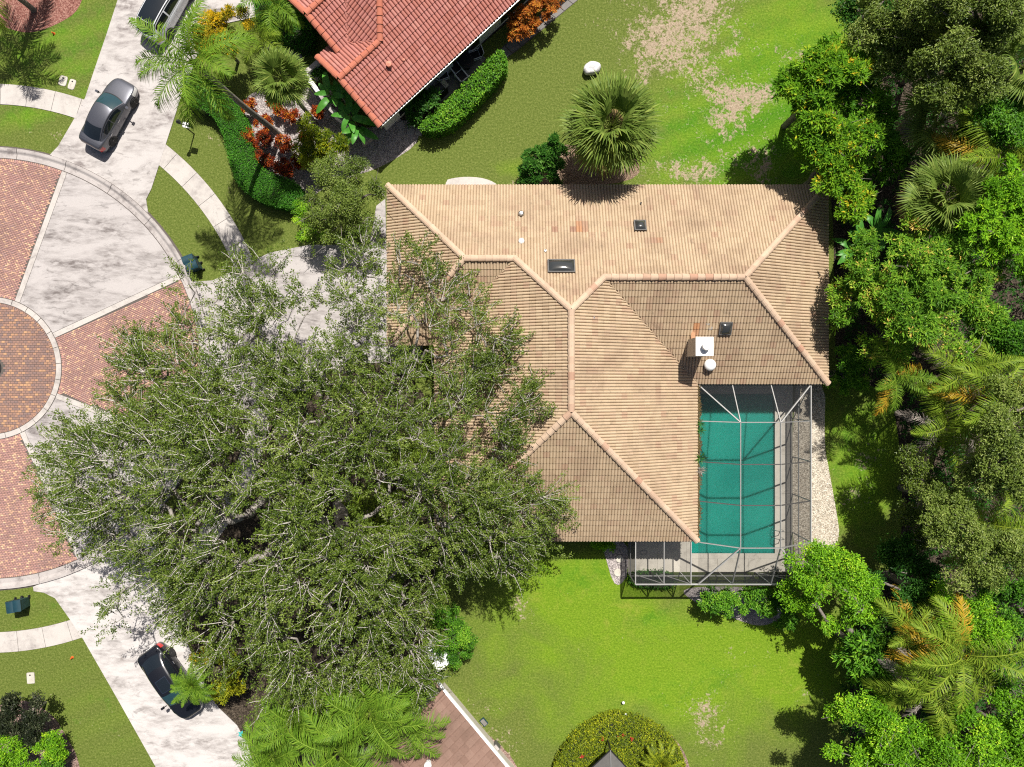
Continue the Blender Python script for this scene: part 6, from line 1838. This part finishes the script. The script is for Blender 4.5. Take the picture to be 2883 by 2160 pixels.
# patio furniture behind the red-roofed house
pat = tag(sheet('patio', [(1215, 262), (1262, 218), (1340, 140), (1368, 165), (1350, 190), (1290, 250), (1240, 290)], .03, M['patio']), 'grey paved patio behind the red-roofed house')
def chair(label, px, py, rz, long=False):
    c = P(px, py)
    o = thing('patio_chair', label, 'chair', (c[0], c[1], .03), rz, 'patio chairs')
    D = .75 if long else .30
    for sx, sy in ((-D, -.28), (D, -.28), (D, .28), (-D, .28)): MB().tube((sx, sy, 0), (sx, sy, .62 if not long else .34), .022, k=8).build('leg', M['white'], o)
    z = .42 if not long else .34
    m_ = MB()
    for s in (-.28, .28): m_.tube((-D, s, z), (D, s, z), .022, k=8)
    for s in (-D, D): m_.tube((s, -.28, z), (s, .28, z), .022, k=8)
    m_.build('seat_frame', M['white'], o)
    MB().box(-D + .02, D - .02, -.26, .26, z - .01, z + .015).build('seat', M['black'], o)
    m_ = MB(); m_.tube((-D, -.28, z), (-D - .22, -.28, z + .55), .022, k=8); m_.tube((-D, .28, z), (-D - .22, .28, z + .55), .022, k=8); m_.tube((-D - .22, -.28, z + .55), (-D - .22, .28, z + .55), .022, k=8)
    m_.build('back_frame', M['white'], o)
    mk('backrest', [(-D, -.26, z), (-D, .26, z), (-D - .21, .26, z + .53), (-D - .21, -.26, z + .53)], [(0, 1, 2, 3)], M['black'], o)
    if not long:
        for s in (-.28, .28): MB().tube((-D - .08, s, .62), (D, s, .62), .022, k=8).build('armrest', M['white'], o)
chair('white-framed patio chair at the far end by the slab path', 1338, 166, R(200)); chair('white-framed patio chair in the middle of the patio', 1250, 222, R(20))
chair('white-framed patio chair near the bright hedge', 1300, 222, R(130)); chair('white-framed patio chair beside the black table', 1284, 200, R(-50))
c = P(1313, 172, .7)
o = thing('patio_table', 'round black patio table among the white chairs', 'table', (c[0], c[1], .03))
MB().lathe([(.48, .68), (.48, .71), (0, .715)], 26).build('top', M['black'], o); MB().lathe([(.25, 0), (.25, .03), (.04, .06), (.04, .68)], 16).build('pedestal', M['black'], o)
c = P(1232, 254, .9)
o = thing('barbecue', 'black barbecue grill at the lower end of the patio', 'barbecue', (c[0], c[1], .03), R(43))
MB().box(-.55, .55, -.28, .28, .0, .82).build('cart', M['black'], o)
Vg, Fg = [], []
for i in range(9):
    t = math.pi * i / 8
    Vg += [(-.40, .27 * math.cos(t), .84 + .26 * math.sin(t)), (.40, .27 * math.cos(t), .84 + .26 * math.sin(t))]
Fg = [(i * 2, i * 2 + 1, i * 2 + 3, i * 2 + 2) for i in range(8)] + [tuple(range(0, 18, 2)), tuple(range(1, 18, 2))[::-1]]
mk('lid', Vg, Fg, M['black'], o); MB().tube((-.25, -.30, 1.0), (.25, -.30, 1.0), .02).build('handle', M['metal'], o)
for s in (-1, 1): MB().box(s * .58 - .17, s * .58 + .17, -.24, .24, .8, .84).build('side_shelf', M['metal'], o)

# gazebo canopy at the bottom edge
ap = P(1712, 2112, 2.35) - np.array((-.05, 2.47, 0))
gz = thing('gazebo', 'black pyramid gazebo canopy behind the rounded hedge', 'gazebo', (ap[0], ap[1], 0), R(43))
wz = 1.75
for i in range(4):
    a0 = R(45 + 90 * i); a1 = R(135 + 90 * i)
    q0 = (wz * 1.41 * math.cos(a0), wz * 1.41 * math.sin(a0) - 0, 2.35); q1 = (wz * 1.41 * math.cos(a1), wz * 1.41 * math.sin(a1), 2.35)
    mk('canopy_panel', [q0, q1, (0, 0, 3.55)], [(0, 1, 2)], M['grey_roofcloth'] if 'grey_roofcloth' in M else M['bronze'], gz)
    MB().bar((q0[0], q0[1], 2.37), (0, 0, 3.58), .06, .05).build('hip_bar', M['black'], gz)
    MB().bar(q0, q1, .06, .06).build('eave_bar', M['black'], gz)
    MB().tube((q0[0], q0[1], 0), (q0[0], q0[1], 2.36), .05).build('post', M['black'], gz)
MB().lathe([(.10, 3.56), (.10, 3.64), (.03, 3.72), (0, 3.75)], 12).build('finial', M['black'], gz)
for x, y, lab in ((1755, 1979, 'white globe light on the lawn, the higher of two'), (1761, 2013, 'white globe light against the flowering hedge')):
    c = P(x, y, .2)
    o = thing('globe_light', lab, 'garden light', (c[0], c[1], 0), group='globe lights by the gazebo')
    MB().lathe([(.04, 0), (.04, .14)], 10).build('stake', M['black'], o)
    MB().lathe([(.01, .10), (.07, .13), (.10, .20), (.07, .27), (.01, .30)], 14).build('globe', M['white'], o, smooth=True)
for x, y, lab in ((149, 93, 'small orange marker by the red mulch'), (201, 1853, 'small orange marker on the lower left lawn')):
    c = P(x, y, .1)
    o = MB().lathe([(.09, 0), (.07, .04), (.03, .2), (.025, .22), (0, .22)], 12).build('marker_cone', M['orange']); o.location = (c[0], c[1], 0)
    tag(o, lab, 'marker')
# box and pipe beside the brown house
c = P(1395, 2108, .5)
o = thing('pump_box', 'dark square pump box in the mulch by the brown roof', 'pump', (c[0], c[1], 0), R(-50))
MB().box(-.22, .22, -.22, .22, 0, .5).build('casing', M['bronze'], o); MB().box(-.18, .18, -.18, .18, .5, .53).build('lid', M['kerb'], o)
c = P(1362, 2038, .3)
o = thing('irrigation_box', 'green irrigation valve box in the mulch strip', 'valve box', (c[0], c[1], 0), R(-50))
MB().box(-.24, .24, -.16, .16, 0, .12).build('box', M['dark_green'], o); MB().box(-.2, .2, -.12, .12, .12, .14).build('lid', M['patio'], o)
c = P(684, 2061, .2)
o = thing('garden_ornament', 'turquoise flower-shaped ornament at the driveway edge', 'ornament', (c[0], c[1], 0))
MB().tube((0, 0, 0), (0, 0, .45), .015).build('stake', M['black'], o)
tq = plain('turquoise_metal', (.05, .38, .36), .5)
for i in range(5):
    a = i * 2 * math.pi / 5
    V, Fc = leaves(np.zeros((1, 3)) + np.array([[0, 0, .45]]), np.array([[math.cos(a), math.sin(a), .2]]), np.array([[0, 0, 1.]]), np.array([.24]), np.array([.14]))
    mk('petal', np.concatenate([V, V - np.array([[0, 0, .01]])]), np.concatenate([Fc, Fc[:, ::-1] + 4]), tq, o)
# pebbles on the gravel strip
rg = np.random.default_rng(3)
poly = pxpoly([(2262, 1250), (2318, 1255), (2335, 1330), (2352, 1440), (2362, 1510), (2336, 1555), (2284, 1565), (2245, 1600), (2240, 1260)])
x = rg.uniform(17.3, 21, 9000); y = rg.uniform(-12, -3.5, 9000); k = inside(poly, x, y); x, y = x[k][:3200], y[k][:3200]
n = len(x); r = rg.uniform(.022, .055, n)
oct_ = np.array([[1, 0, 0], [0, 1, 0], [-1, 0, 0], [0, -1, 0], [0, 0, .8]])
V = np.stack([x, y, np.full(n, .006)], 1)[:, None] + oct_[None] * (r[:, None, None] * rg.uniform(.7, 1.2, (n, 5, 1)))
Fp = (np.arange(n) * 5)[:, None, None] + np.array([[0, 1, 4], [1, 2, 4], [2, 3, 4], [3, 0, 4]])[None]
m_, nt_, b_, o_ = new_mat('pebble'); nn = N(nt_); nn.link(nn.ramp(nn.attr('v'), [(0, (.28, .23, .17)), (.5, (.50, .44, .35)), (1, (.72, .67, .58))]), b_.inputs['Base Color']); b_.inputs['Roughness'].default_value = .8
tag(mk('pebbles', V.reshape(-1, 3), Fp.reshape(-1, 3), m_, fv=np.repeat(rg.random(n), 4)), 'loose cream pebbles beside the pool screen', 'pebbles', kind='stuff')
